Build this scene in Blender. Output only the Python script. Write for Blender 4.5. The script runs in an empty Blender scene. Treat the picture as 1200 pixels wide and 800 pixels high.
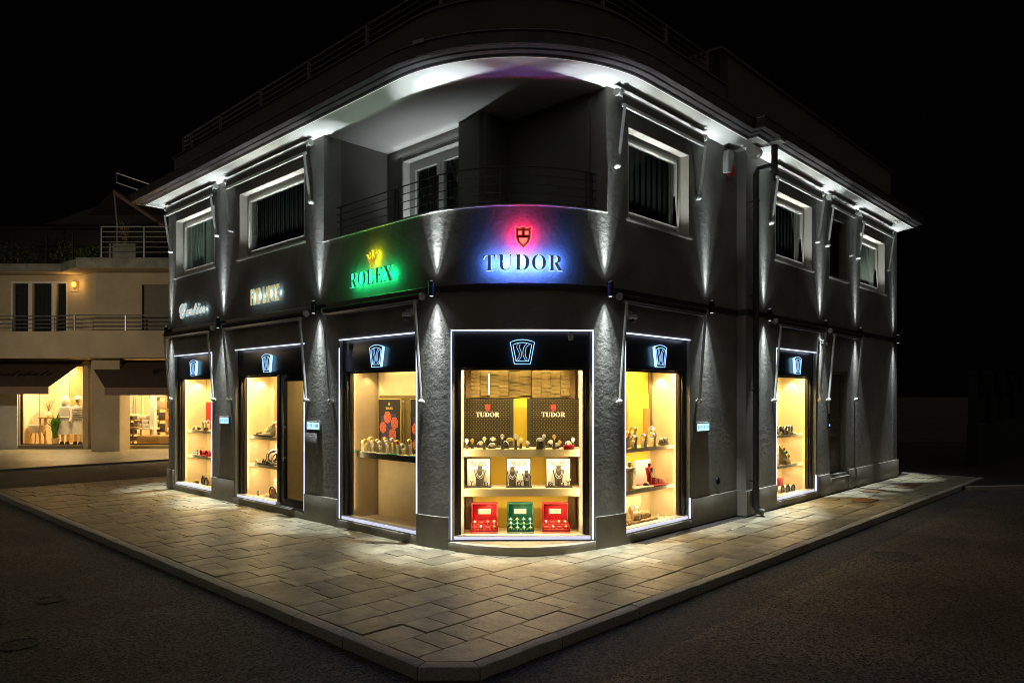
import bpy, bmesh, math, random
from mathutils import Matrix, Vector
PI = math.pi
R_ = math.radians
rnd = random.Random(7)
SC = bpy.context.scene
COL = SC.collection

# ------------------------------------------------------------------ camera, world, light, exposure
cam = bpy.data.cameras.new('camera')
cam.sensor_width = 36.0
cam.lens = 841 / 1200 * 36
cam.shift_y = 64 / 1200
cam.clip_start = 0.05
cam.clip_end = 2000
camo = bpy.data.objects.new('camera', cam)
camo.location = (0, 0, 1.9)
camo.rotation_euler = (R_(90), 0, 0)
COL.objects.link(camo)
SC.camera = camo

SUN_EL, SUN_ROT = R_(-14), R_(200)
w = bpy.data.worlds.new('World')
SC.world = w
w.use_nodes = True
nt = w.node_tree
sky = nt.nodes.new('ShaderNodeTexSky')
sky.sky_type = 'NISHITA'
sky.sun_disc = False
sky.sun_elevation = SUN_EL
sky.sun_rotation = SUN_ROT
add = nt.nodes.new('ShaderNodeVectorMath')
add.operation = 'ADD'
add.inputs[1].default_value = (0.006, 0.006, 0.0065)
nt.links.new(sky.outputs[0], add.inputs[0])
bg = nt.nodes['Background']
nt.links.new(add.outputs[0], bg.inputs['Color'])
bg.inputs['Strength'].default_value = 0.06

# added fill for general night light: one very weak, very soft tilted lamp
sl = bpy.data.lights.new('night_fill_light', 'SUN')
sl.energy = 0.14
sl.angle = R_(170)
sl.color = (1.0, 0.90, 0.76)
slo = bpy.data.objects.new('night_fill_light', sl)
slo.rotation_euler = (R_(42), R_(0), 0)
COL.objects.link(slo)

SC.view_settings.view_transform = 'Standard'
SC.view_settings.look = 'None'
SC.view_settings.exposure = 0
SC.view_settings.gamma = 1
try:
    SC.cycles.use_denoising = True
    SC.cycles.use_light_tree = True
    SC.cycles.filter_width = 1.0
    SC.cycles.max_bounces = 6
    SC.cycles.diffuse_bounces = 4
    SC.cycles.glossy_bounces = 3
    SC.cycles.transparent_max_bounces = 12
    SC.cycles.sample_clamp_indirect = 4
    SC.cycles.caustics_reflective = False
    SC.cycles.caustics_refractive = False
except Exception:
    pass


# ------------------------------------------------------------------ frames
class Fr:
    """x to the right along a wall as seen from the street, y into the wall, z up"""
    def __init__(s, M):
        s.M = M
        s.ang = math.atan2(M[1][0], M[0][0])

    def at(s, x=0, y=0, z=0, rz=0):
        return Fr(s.M @ Matrix.Translation((x, y, z)) @ Matrix.Rotation(rz, 4, 'Z'))


CORNER = (0.149, 7.90, 0)
RAD = 1.88
FR = Fr(Matrix.Translation(CORNER) @ Matrix.Rotation(R_(46.22), 4, 'Z'))     # right facade
FL = Fr(FR.M @ Matrix.Rotation(R_(-90), 4, 'Z'))                            # left facade, x = -distance
HALFCH = 0.877
k_ = RAD - math.sqrt(RAD ** 2 - HALFCH ** 2) * 0.70710678
FF = Fr(FR.M @ Matrix.Translation((k_, k_, 0)) @ Matrix.Rotation(R_(-45), 4, 'Z'))   # rounded corner
FR2 = FR.at(0, -0.16, 0)                                                    # right facade, far part that stands forward
FW = Fr(Matrix.Identity(4))


def arc(phi, o=0.0):
    """point on the rounded corner in the right facade's frame; phi in degrees from the left tangent"""
    r = RAD + o
    return (RAD - r * math.cos(R_(phi)), RAD - r * math.sin(R_(phi)))


def farc(phi):
    """frame on the rounded corner"""
    x, y = arc(phi)
    return FR.at(x, y, 0, R_(-90 + phi))


# ------------------------------------------------------------------ mesh builder
class MB:
    def __init__(s):
        s.v = []; s.f = []; s.m = []

    def add(s, vs, fs, mi=0):
        n = len(s.v)
        s.v += [tuple(p) for p in vs]
        s.f += [tuple(i + n for i in f) for f in fs]
        s.m += [mi] * len(fs)
        return s

    def box(s, x0, x1, y0, y1, z0, z1, mi=0):
        if x0 > x1: x0, x1 = x1, x0
        if y0 > y1: y0, y1 = y1, y0
        if z0 > z1: z0, z1 = z1, z0
        v = [(x0, y0, z0), (x1, y0, z0), (x1, y1, z0), (x0, y1, z0), (x0, y0, z1), (x1, y0, z1), (x1, y1, z1), (x0, y1, z1)]
        return s.add(v, [(0, 3, 2, 1), (4, 5, 6, 7), (0, 1, 5, 4), (1, 2, 6, 5), (2, 3, 7, 6), (3, 0, 4, 7)], mi)

    def tube(s, pts, r, n=8, mi=0, r1=None, cap=True):
        pts = [Vector(p) for p in pts]
        m = len(pts)
        rings = []
        up = None
        for i, p in enumerate(pts):
            t = (pts[min(i + 1, m - 1)] - pts[max(i - 1, 0)])
            if t.length < 1e-9: t = Vector((0, 0, 1))
            t.normalize()
            if up is None:
                up = Vector((0, 0, 1)) if abs(t.z) < 0.9 else Vector((0, 1, 0))
            a = t.cross(up).normalized()
            up = a.cross(t).normalized()
            rr = r if r1 is None else r + (r1 - r) * i / (m - 1)
            rings.append([p + (a * math.cos(2 * PI * j / n) + up * math.sin(2 * PI * j / n)) * rr for j in range(n)])
        vs = [q for rg in rings for q in rg]
        fs = []
        for i in range(m - 1):
            for j in range(n):
                k = (j + 1) % n
                fs.append((i * n + j, i * n + k, (i + 1) * n + k, (i + 1) * n + j))
        if cap:
            fs.append(tuple(range(n - 1, -1, -1)))
            fs.append(tuple((m - 1) * n + j for j in range(n)))
        return s.add(vs, fs, mi)

    def cyl(s, p0, p1, r, n=10, mi=0, r1=None):
        return s.tube([p0, p1], r, n, mi, r1)

    def lathe(s, prof, n=12, c=(0, 0, 0), sx=1, sy=1, mi=0, rot=None):
        vs = []; fs = []
        for r, z in prof:
            for j in range(n):
                a = 2 * PI * j / n
                p = Vector((r * math.cos(a) * sx, r * math.sin(a) * sy, z))
                if rot: p = rot @ p
                vs.append((p.x + c[0], p.y + c[1], p.z + c[2]))
        for i in range(len(prof) - 1):
            for j in range(n):
                k = (j + 1) % n
                fs.append((i * n + j, i * n + k, (i + 1) * n + k, (i + 1) * n + j))
        fs.append(tuple(range(n - 1, -1, -1)))
        fs.append(tuple((len(prof) - 1) * n + j for j in range(n)))
        return s.add(vs, fs, mi)

    def ball(s, c, r, n=10, m=6, mi=0, sz=1):
        return s.lathe([(max(1e-4, r * math.sin(PI * i / m)), -r * sz * math.cos(PI * i / m)) for i in range(m + 1)], n, c, mi=mi)

    def torus(s, c, R, r, n=16, m=6, ax='y', mi=0, sx=1, sz=1):
        vs = []; fs = []
        for i in range(n):
            a = 2 * PI * i / n
            for j in range(m):
                b = 2 * PI * j / m
                q = R + r * math.cos(b)
                u_, v_, w_ = q * math.cos(a) * sx, q * math.sin(a) * sz, r * math.sin(b)
                p = (u_, w_, v_) if ax == 'y' else ((u_, v_, w_) if ax == 'z' else (w_, u_, v_))
                vs.append((c[0] + p[0], c[1] + p[1], c[2] + p[2]))
        for i in range(n):
            for j in range(m):
                fs.append((i * m + j, ((i + 1) % n) * m + j, ((i + 1) % n) * m + (j + 1) % m, i * m + (j + 1) % m))
        return s.add(vs, fs, mi)

    def prism(s, poly, y0, y1, mi=0, ax='y'):
        """polygon in x-z pushed from y0 to y1 (or in x-y pushed in z)"""
        n = len(poly)
        if ax == 'y':
            vs = [(p[0], y0, p[1]) for p in poly] + [(p[0], y1, p[1]) for p in poly]
        elif ax == 'z':
            vs = [(p[0], p[1], y0) for p in poly] + [(p[0], p[1], y1) for p in poly]
        else:
            vs = [(y0, p[0], p[1]) for p in poly] + [(y1, p[0], p[1]) for p in poly]
        fs = [tuple(range(n)), tuple(range(2 * n - 1, n - 1, -1))]
        for i in range(n):
            k = (i + 1) % n
            fs.append((i, i + n, k + n, k))
        return s.add(vs, fs, mi)

    def wall(s, x0, x1, z0, z1, holes, t, y=0.0, mi=0):
        """a wall sheet with thickness t (into y) and rectangular holes"""
        xs = sorted({x0, x1} | {max(x0, min(x1, q)) for h in holes for q in (h[0], h[1])})
        zs = sorted({z0, z1} | {max(z0, min(z1, q)) for h in holes for q in (h[2], h[3])})
        def solid(i, j):
            if i < 0 or j < 0 or i >= len(xs) - 1 or j >= len(zs) - 1: return False
            cx, cz = (xs[i] + xs[i + 1]) / 2, (zs[j] + zs[j + 1]) / 2
            return not any(h[0] < cx < h[1] and h[2] < cz < h[3] for h in holes)
        for i in range(len(xs) - 1):
            for j in range(len(zs) - 1):
                if not solid(i, j): continue
                a, b, c, d = xs[i], xs[i + 1], zs[j], zs[j + 1]
                s.add([(a, y, c), (b, y, c), (b, y, d), (a, y, d)], [(0, 1, 2, 3)], mi)
                s.add([(a, y + t, c), (b, y + t, c), (b, y + t, d), (a, y + t, d)], [(3, 2, 1, 0)], mi)
                for (di, dj, q) in ((-1, 0, [(a, y, c), (a, y, d), (a, y + t, d), (a, y + t, c)]), (1, 0, [(b, y, c), (b, y + t, c), (b, y + t, d), (b, y, d)]),
                                    (0, -1, [(a, y, c), (a, y + t, c), (b, y + t, c), (b, y, c)]), (0, 1, [(a, y, d), (b, y, d), (b, y + t, d), (a, y + t, d)])):
                    if not solid(i + di, j + dj): s.add(q, [(0, 1, 2, 3)], mi)
        return s

    def arcwall(s, p0, p1, z0, z1, o=0.0, t=0.3, n=24, mi=0):
        vs = []; fs = []
        for i in range(n + 1):
            ph = p0 + (p1 - p0) * i / n
            a, b = arc(ph, o), arc(ph, o - t)
            vs += [(a[0], a[1], z0), (a[0], a[1], z1), (b[0], b[1], z1), (b[0], b[1], z0)]
        for i in range(n):
            q = i * 4
            for j in range(4):
                k = (j + 1) % 4
                fs.append((q + j, q + k, q + 4 + k, q + 4 + j))
        fs.append((3, 2, 1, 0)); fs.append((n * 4, n * 4 + 1, n * 4 + 2, n * 4 + 3))
        return s.add(vs, fs, mi)

    def sweep(s, path, prof, mi=0, closed=True):
        """path in x-y (street on the right-hand side when walking it), profile points (outward, z)"""
        P = [Vector(p) for p in path]
        n = len(P); m = len(prof)
        nrm = []
        for i in range(n - 1):
            d = (P[i + 1] - P[i]).normalized()
            nrm.append(Vector((d.y, -d.x)))
        vs = []; fs = []
        for i in range(n):
            a = nrm[max(0, i - 1)]; b = nrm[min(n - 2, i)]
            q = (a + b); q = q / max(1e-6, q.length_squared) * 2 if q.length > 1e-6 else a
            for (o, z) in prof:
                p = P[i] + q * o
                vs.append((p.x, p.y, z))
        for i in range(n - 1):
            for j in range(m if closed else m - 1):
                k = (j + 1) % m
                fs.append((i * m + j, (i + 1) * m + j, (i + 1) * m + k, i * m + k))
        if closed:
            fs.append(tuple(range(m))); fs.append(tuple((n - 1) * m + j for j in range(m - 1, -1, -1)))
        return s.add(vs, fs, mi)

    def mesh(s, name, mats, xf=None, bevel=0, sharp=32, fix=True):
        me = bpy.data.meshes.new(name)
        vs = s.v if xf is None else [tuple(xf @ Vector(p)) for p in s.v]
        me.from_pydata(vs, [], s.f)
        if not isinstance(mats, (list, tuple)): mats = [mats]
        for m_ in mats: me.materials.append(m_)
        if len(mats) > 1: me.polygons.foreach_set('material_index', s.m)
        bm = bmesh.new(); bm.from_mesh(me)
        if bevel:
            bmesh.ops.remove_doubles(bm, verts=bm.verts, dist=1e-5)
            bmesh.ops.bevel(bm, geom=[e for e in bm.edges if len(e.link_faces) == 2 and e.calc_face_angle(0) > 0.5], offset=bevel, segments=2, affect='EDGES', profile=0.5, clamp_overlap=True)
        if fix: bmesh.ops.recalc_face_normals(bm, faces=bm.faces)
        bm.to_mesh(me); bm.free()
        me.shade_smooth()
        me.set_sharp_from_angle(angle=R_(sharp))
        return me


WM = {}


def top_of(o):
    while o.parent: o = o.parent
    return o


def tag(o, label=None, cat=None, group=None, kind=None):
    if label: o['label'] = label
    if cat: o['category'] = cat
    if group: o['group'] = group
    if kind: o['kind'] = kind
    return o


def thing(name, label, cat, fr, group=None, kind=None):
    o = bpy.data.objects.new(name, None)
    o.empty_display_size = 0.1
    COL.objects.link(o)
    o.matrix_world = fr.M
    WM[o] = fr.M.copy()
    return tag(o, label, cat, group, kind)


def part(name, mb, mat, parent, fr=None, bevel=0, kind=None, label=None):
    """a mesh part; mb in the thing's own coordinates, or in frame fr"""
    xf = None if fr is None else WM[top_of(parent)].inverted() @ fr.M
    o = bpy.data.objects.new(name, mb.mesh(name, mat, xf, bevel) if isinstance(mb, MB) else mb)
    COL.objects.link(o)
    o.parent = parent
    if kind: o['kind'] = kind
    if label: o['label'] = label
    return o


def solo(name, mb, mat, fr, label=None, cat=None, group=None, kind=None, bevel=0):
    o = bpy.data.objects.new(name, mb.mesh(name, mat, None, bevel) if isinstance(mb, MB) else mb)
    COL.objects.link(o)
    o.matrix_world = fr.M
    WM[o] = fr.M.copy()
    return tag(o, label, cat, group, kind)


def dup(root, fr, label=None, group=None):
    def cp(o, par):
        c = o.copy(); COL.objects.link(c); c.parent = par
        for ch in o.children: cp(ch, c)
        return c
    r = cp(root, None)
    r.matrix_world = fr.M
    WM[r] = fr.M.copy()
    if label: r['label'] = label
    if group: r['group'] = group
    return r


# ------------------------------------------------------------------ materials
def mat(name, col, rough=0.6, metal=0.0, var=0.0, vscale=4.0, bump=0.0, bscale=30.0, emit=None, estr=0.0, spec=0.5, objvar=0.0, detail=4, col2=None, sample=True, coat=0):
    m = bpy.data.materials.new(name)
    m.use_nodes = True
    N = m.node_tree.nodes; L = m.node_tree.links
    b = N['Principled BSDF']
    b.inputs['Base Color'].default_value = (*col, 1)
    b.inputs['Roughness'].default_value = rough
    b.inputs['Metallic'].default_value = metal
    b.inputs['Specular IOR Level'].default_value = spec
    if coat: b.inputs['Coat Weight'].default_value = coat
    if emit:
        b.inputs['Emission Color'].default_value = (*emit, 1)
        b.inputs['Emission Strength'].default_value = estr
        if not sample: m.cycles.emission_sampling = 'NONE'
    if var or bump or objvar:
        tc = N.new('ShaderNodeTexCoord')
        src = tc.outputs['Object']
        if objvar:
            oi = N.new('ShaderNodeObjectInfo')
            vm = N.new('ShaderNodeVectorMath'); vm.operation = 'SCALE'
            vm.inputs[0].default_value = (37, 91, 13)
            L.new(oi.outputs['Random'], vm.inputs['Scale'])
            va = N.new('ShaderNodeVectorMath'); va.operation = 'ADD'
            gm = N.new('ShaderNodeNewGeometry')
            L.new(gm.outputs['Position'], va.inputs[0]); L.new(vm.outputs[0], va.inputs[1])
            src = va.outputs[0]
    if var or objvar:
        nz = N.new('ShaderNodeTexNoise')
        nz.inputs['Scale'].default_value = vscale; nz.inputs['Detail'].default_value = detail; nz.inputs['Roughness'].default_value = 0.6
        L.new(src, nz.inputs['Vector'])
        mr = N.new('ShaderNodeMapRange')
        mr.inputs['From Min'].default_value = 0.3; mr.inputs['From Max'].default_value = 0.7
        mr.inputs['To Min'].default_value = 0; mr.inputs['To Max'].default_value = 1
        L.new(nz.outputs['Fac'], mr.inputs['Value'])
        mx = N.new('ShaderNodeMix'); mx.data_type = 'RGBA'
        c2 = col2 if col2 else tuple(min(1, c * (1 + var)) for c in col)
        mx.inputs['A'].default_value = (*[c * (1 - var) for c in col], 1)
        mx.inputs['B'].default_value = (*c2, 1)
        L.new(mr.outputs[0], mx.inputs['Factor'])
        out = mx.outputs['Result']
        if objvar:
            hv = N.new('ShaderNodeHueSaturation')
            mp = N.new('ShaderNodeMapRange')
            mp.inputs['To Min'].default_value = 1 - objvar; mp.inputs['To Max'].default_value = 1 + objvar
            L.new(oi.outputs['Random'], mp.inputs['Value']); L.new(mp.outputs[0], hv.inputs['Value'])
            L.new(out, hv.inputs['Color']); out = hv.outputs[0]
        L.new(out, b.inputs['Base Color'])
    if bump:
        n2 = N.new('ShaderNodeTexNoise')
        n2.inputs['Scale'].default_value = bscale; n2.inputs['Detail'].default_value = 5; n2.inputs['Roughness'].default_value = 0.65
        L.new(src, n2.inputs['Vector'])
        bp = N.new('ShaderNodeBump')
        bp.inputs['Strength'].default_value = bump; bp.inputs['Distance'].default_value = 0.02
        L.new(n2.outputs['Fac'], bp.inputs['Height']); L.new(bp.outputs[0], b.inputs['Normal'])
    return m


def glass(name, tint=(1, 1, 1), refl=1.0, rough=0.0):
    m = bpy.data.materials.new(name); m.use_nodes = True
    N = m.node_tree.nodes; L = m.node_tree.links
    N.remove(N['Principled BSDF'])
    t = N.new('ShaderNodeBsdfTransparent'); t.inputs[0].default_value = (*tint, 1)
    g = N.new('ShaderNodeBsdfGlossy'); g.inputs['Roughness'].default_value = rough
    gm = N.new('ShaderNodeNewGeometry')
    dt = N.new('ShaderNodeVectorMath'); dt.operation = 'DOT_PRODUCT'
    L.new(gm.outputs['Incoming'], dt.inputs[0]); L.new(gm.outputs['Normal'], dt.inputs[1])
    ab = N.new('ShaderNodeMath'); ab.operation = 'ABSOLUTE'; L.new(dt.outputs['Value'], ab.inputs[0])
    iv = N.new('ShaderNodeMath'); iv.operation = 'SUBTRACT'; iv.inputs[0].default_value = 1.0; L.new(ab.outputs[0], iv.inputs[1])
    pw = N.new('ShaderNodeMath'); pw.operation = 'POWER'; pw.inputs[1].default_value = 5.0; L.new(iv.outputs[0], pw.inputs[0])
    fr = N.new('ShaderNodeMath'); fr.operation = 'MULTIPLY_ADD'; fr.inputs[1].default_value = 0.96; fr.inputs[2].default_value = 0.04
    L.new(pw.outputs[0], fr.inputs[0])
    ml = N.new('ShaderNodeMath'); ml.operation = 'MULTIPLY'; ml.inputs[1].default_value = refl
    L.new(fr.outputs[0], ml.inputs[0])
    mx = N.new('ShaderNodeMixShader')
    L.new(ml.outputs[0], mx.inputs[0]); L.new(t.outputs[0], mx.inputs[1]); L.new(g.outputs[0], mx.inputs[2])
    L.new(mx.outputs[0], N['Material Output'].inputs[0])
    return m


M = {}
M['plaster'] = mat('grey_plaster', (0.275, 0.265, 0.24), 0.9, var=0.30, vscale=1.1, bump=0.36, bscale=13, spec=0.2, detail=8)
M['plinth'] = mat('plinth_stone', (0.21, 0.19, 0.155), 0.6, var=0.12, vscale=5, bump=0.12, bscale=60)
M['soffit'] = mat('soffit_paint', (0.56, 0.56, 0.53), 0.8, var=0.05, vscale=2, bump=0.03, bscale=40)
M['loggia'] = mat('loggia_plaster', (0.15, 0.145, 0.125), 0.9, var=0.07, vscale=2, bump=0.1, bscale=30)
M['gutter'] = mat('painted_gutter_metal', (0.13, 0.12, 0.125), 0.42, metal=0.5, var=0.2, vscale=6, bump=0.05, bscale=8)
M['black_metal'] = mat('black_metal', (0.018, 0.018, 0.02), 0.45, metal=0.4, var=0.2, vscale=12)
M['frame'] = mat('dark_bronze_frame', (0.045, 0.04, 0.034), 0.38, metal=0.6, var=0.15, vscale=10)
M['fascia'] = mat('black_glass_fascia', (0.012, 0.013, 0.017), 0.32, var=0.2, vscale=3)
M['steel'] = mat('galvanised_steel', (0.38, 0.38, 0.37), 0.42, metal=0.8, var=0.15, vscale=12)
M['white_metal'] = mat('white_painted_metal', (0.62, 0.62, 0.58), 0.45, metal=0.1, var=0.06, vscale=8)
M['pvc'] = mat('white_window_frame', (0.62, 0.62, 0.58), 0.4, var=0.03, vscale=5)
M['reveal'] = mat('white_reveal_plaster', (0.68, 0.67, 0.62), 0.85, var=0.06, vscale=6, bump=0.06, bscale=50)
M['fabric'] = mat('awning_fabric_brown', (0.055, 0.045, 0.036), 0.95, var=0.2, vscale=20)
M['birch'] = mat('pale_birch_panel', (0.66, 0.54, 0.33), 0.5, var=0.07, vscale=5, bump=0.02, bscale=40)
M['shelf'] = mat('shelf_lacquer', (0.70, 0.59, 0.38), 0.4, var=0.04, vscale=6)
M['taupe'] = mat('taupe_panel', (0.40, 0.31, 0.21), 0.5, var=0.12, vscale=2)
M['yellow'] = mat('yellow_panel', (0.75, 0.52, 0.05), 0.45, var=0.05, vscale=3)
M['gold_tile'] = mat('gold_tile', (0.22, 0.155, 0.05), 0.42, metal=0.3, var=0.2, vscale=12)
M['dark_panel'] = mat('brown_panel', (0.16, 0.10, 0.045), 0.5, var=0.15, vscale=5)
M['pane'] = glass('shop_glass', (0.985, 0.99, 0.98), 0.7)
M['pane_up'] = glass('window_glass', (0.84, 0.90, 0.87), 1.2)
M['dark_int'] = mat('dark_room', (0.03, 0.03, 0.032), 0.9, var=0.1)
M['curtain'] = mat('dark_curtain', (0.015, 0.016, 0.018), 0.9, var=0.25, vscale=6)
M['pale_curtain'] = mat('pale_curtain', (0.36, 0.40, 0.36), 0.9, var=0.1, vscale=6)
M['led'] = mat('led_strip_cool_white', (0.8, 0.8, 0.8), 0.4, emit=(0.62, 0.70, 1.0), estr=2.0)
M['led_diffuser'] = mat('led_diffuser', (0.8, 0.8, 0.8), 0.4, emit=(0.70, 0.74, 1.0), estr=0.8)
M['led_neon'] = mat('logo_neon', (0.3, 0.4, 0.5), 0.4, emit=(0.30, 0.58, 1.0), estr=2.0, sample=False)
M['led_neon_dim'] = mat('logo_neon_dim', (0.3, 0.4, 0.5), 0.4, emit=(0.34, 0.62, 1.0), estr=1.1, sample=False)
M['led_halo'] = mat('logo_halo', (0.3, 0.4, 0.5), 0.4, emit=(0.30, 0.66, 1.0), estr=2.6)
M['eave_led'] = mat('eave_light_line', (0.8, 0.8, 0.75), 0.4, emit=(0.92, 0.97, 0.88), estr=0.7, sample=False)
M['lens'] = mat('lamp_lens', (0.9, 0.9, 0.9), 0.3, emit=(0.9, 0.97, 1.0), estr=1.6, sample=False)
M['stone'] = mat('paving_slate', (0.25, 0.225, 0.155), 0.42, var=0.42, vscale=4.5, bump=0.42, bscale=11, objvar=0.30, detail=8)
M['kerb'] = mat('kerb_granite', (0.42, 0.385, 0.32), 0.75, var=0.25, vscale=45, bump=0.5, bscale=70, objvar=0.12)
M['step'] = mat('step_stone', (0.36, 0.32, 0.25), 0.6, var=0.14, vscale=6, bump=0.12, bscale=50)
M['bed'] = mat('paving_mortar', (0.022, 0.02, 0.017), 0.95, var=0.3, vscale=20, bump=0.3, bscale=60)
M['rust'] = mat('rusty_cover', (0.17, 0.085, 0.04), 0.8, var=0.35, vscale=25, bump=0.2, bscale=90)
M['wetmark'] = mat('pale_stain', (0.42, 0.37, 0.27), 0.6, var=0.3, vscale=9)
M['black'] = mat('black_matt', (0.012, 0.012, 0.012), 0.6, var=0.2, vscale=30)
M['velvet'] = mat('dark_display_velvet', (0.05, 0.042, 0.035), 0.85, var=0.2, vscale=40)
M['cream'] = mat('cream_leatherette', (0.72, 0.62, 0.42), 0.5, var=0.05, vscale=20)
M['white'] = mat('white_card', (0.80, 0.78, 0.72), 0.6, var=0.02)
M['silver'] = mat('polished_steel', (0.80, 0.80, 0.78), 0.42, metal=0.55, var=0.05, vscale=40)
M['goldm'] = mat('polished_gold', (0.85, 0.62, 0.22), 0.38, metal=0.7, var=0.05, vscale=40)
M['red'] = mat('red_leather', (0.36, 0.006, 0.012), 0.45, var=0.12, vscale=20)
M['redlight'] = mat('red_velvet_cushion', (0.50, 0.04, 0.04), 0.7, var=0.2, vscale=40)
M['green'] = mat('green_leather', (0.004, 0.085, 0.05), 0.45, var=0.12, vscale=20)
M['greenlight'] = mat('green_velvet_cushion', (0.01, 0.20, 0.125), 0.7, var=0.2, vscale=40)
M['wood'] = mat('display_wood', (0.36, 0.23, 0.10), 0.5, var=0.25, vscale=9)
M['ivory'] = mat('ivory_label', (0.85, 0.72, 0.50), 0.5, var=0.02)
M['ink'] = mat('print_ink', (0.13, 0.11, 0.09), 0.6, var=0.02)
M['orange'] = mat('orange_panel', (0.70, 0.24, 0.05), 0.5, var=0.08, vscale=4)
M['door_wood'] = mat('painted_door', (0.14, 0.12, 0.09), 0.6, var=0.12, vscale=6, bump=0.05, bscale=40)


def asphalt(nm='asphalt', ca=(0.022, 0.022, 0.023), cb=(0.066, 0.062, 0.058)):
    m = mat(nm, (0.05, 0.047, 0.044), 0.72)
    N = m.node_tree.nodes; L = m.node_tree.links; b = N['Principled BSDF']
    g = N.new('ShaderNodeNewGeometry')
    v = N.new('ShaderNodeTexVoronoi'); v.inputs['Scale'].default_value = 60
    n = N.new('ShaderNodeTexNoise'); n.inputs['Scale'].default_value = 0.55; n.inputs['Detail'].default_value = 9; n.inputs['Roughness'].default_value = 0.62
    n3 = N.new('ShaderNodeTexNoise'); n3.inputs['Scale'].default_value = 130; n3.inputs['Detail'].default_value = 3
    for q in (v, n, n3): L.new(g.outputs['Position'], q.inputs['Vector'])
    mx = N.new('ShaderNodeMix'); mx.data_type = 'RGBA'
    mx.inputs['A'].default_value = (*ca, 1); mx.inputs['B'].default_value = (*cb, 1)
    mr = N.new('ShaderNodeMapRange'); mr.inputs['From Min'].default_value = 0.34; mr.inputs['From Max'].default_value = 0.68
    L.new(n.outputs['Fac'], mr.inputs['Value'])
    L.new(mr.outputs[0], mx.inputs['Factor'])
    m2 = N.new('ShaderNodeMix'); m2.data_type = 'RGBA'; m2.blend_type = 'MULTIPLY'; m2.inputs['Factor'].default_value = 0.85
    cr = N.new('ShaderNodeMapRange'); cr.inputs['From Min'].default_value = 0.2; cr.inputs['From Max'].default_value = 0.8; cr.inputs['To Min'].default_value = 0.0; cr.inputs['To Max'].default_value = 2.9
    L.new(v.outputs['Color'], cr.inputs['Value'])
    L.new(mx.outputs['Result'], m2.inputs['A']); L.new(cr.outputs[0], m2.inputs['B'])
    L.new(m2.outputs['Result'], b.inputs['Base Color'])
    ad = N.new('ShaderNodeMath'); ad.operation = 'ADD'
    L.new(v.outputs['Distance'], ad.inputs[0]); L.new(n3.outputs['Fac'], ad.inputs[1])
    bp = N.new('ShaderNodeBump'); bp.inputs['Strength'].default_value = 0.9; bp.inputs['Distance'].default_value = 0.012
    L.new(ad.outputs[0], bp.inputs['Height']); L.new(bp.outputs[0], b.inputs['Normal'])
    return m


M['asphalt'] = asphalt()
M['asphalt2'] = asphalt('warm_lit_patch_asphalt', (0.045, 0.039, 0.032), (0.115, 0.095, 0.074))  # road patch; its lighter brown also imitates warm light on the right road


def hexpanel():
    m = mat('black_patterned_panel', (0.02, 0.018, 0.014), 0.6, spec=0.12)
    N = m.node_tree.nodes; L = m.node_tree.links; b = N['Principled BSDF']
    tc = N.new('ShaderNodeTexCoord')
    sp = N.new('ShaderNodeSeparateXYZ'); cb = N.new('ShaderNodeCombineXYZ')
    L.new(tc.outputs['Object'], sp.inputs[0])
    L.new(sp.outputs['X'], cb.inputs['X']); L.new(sp.outputs['Z'], cb.inputs['Y'])
    br = N.new('ShaderNodeTexBrick')
    br.inputs['Scale'].default_value = 1.0
    br.inputs['Brick Width'].default_value = 0.042; br.inputs['Row Height'].default_value = 0.025
    br.inputs['Mortar Size'].default_value = 0.0022; br.inputs['Mortar Smooth'].default_value = 0.1
    br.inputs['Color1'].default_value = (0.005, 0.0045, 0.004, 1); br.inputs['Color2'].default_value = (0.009, 0.008, 0.006, 1)
    br.inputs['Mortar'].default_value = (0.13, 0.10, 0.045, 1)
    L.new(cb.outputs[0], br.inputs['Vector']); L.new(br.outputs['Color'], b.inputs['Base Color'])
    return m


M['hexpanel'] = hexpanel()


# ------------------------------------------------------------------ lettering
def serif(s):
    return ''.join(chr(0x1D400 + ord(c) - 65) if 'A' <= c <= 'Z' else (chr(0x1D41A + ord(c) - 97) if 'a' <= c <= 'z' else c) for c in s)


def script(s):
    return ''.join(chr(0x1D4D0 + ord(c) - 65) if 'A' <= c <= 'Z' else (chr(0x1D4EA + ord(c) - 97) if 'a' <= c <= 'z' else c) for c in s)


def text_mesh(s, height, depth=0.03, sx=1.0, mats=None, shear=0.0, offset=0.0, track=1.0):
    """flat text standing in x-z, facing -y, lower left corner at 0; returns mesh, width"""
    c = bpy.data.curves.new('lettering', 'FONT')
    c.body = s; c.size = 1.0; c.extrude = 0.001; c.shear = shear; c.offset = offset; c.resolution_u = 4; c.space_character = track
    o = bpy.data.objects.new('lettering', c); COL.objects.link(o)
    dg = bpy.context.evaluated_depsgraph_get()
    me = bpy.data.meshes.new_from_object(o.evaluated_get(dg))
    COL.objects.unlink(o); bpy.data.objects.remove(o); bpy.data.curves.remove(c)
    xs = [v.co.x for v in me.vertices]; ys = [v.co.y for v in me.vertices]
    x0, y0 = min(xs), min(ys); h = max(ys) - y0
    k = height / h
    for v in me.vertices:
        x, y, z = v.co
        v.co = ((x - x0) * k * sx, -depth / 2 if z > 0 else depth / 2, (y - y0) * k)
    me.update()
    me.materials.clear()
    for m_ in (mats or [M['ink']]): me.materials.append(m_)
    if mats and len(mats) > 1:
        for p in me.polygons: p.material_index = 0 if p.normal.y < -0.9 else 1
    else:
        for p in me.polygons: p.material_index = 0
    return me, (max(xs) - x0) * k * sx


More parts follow.
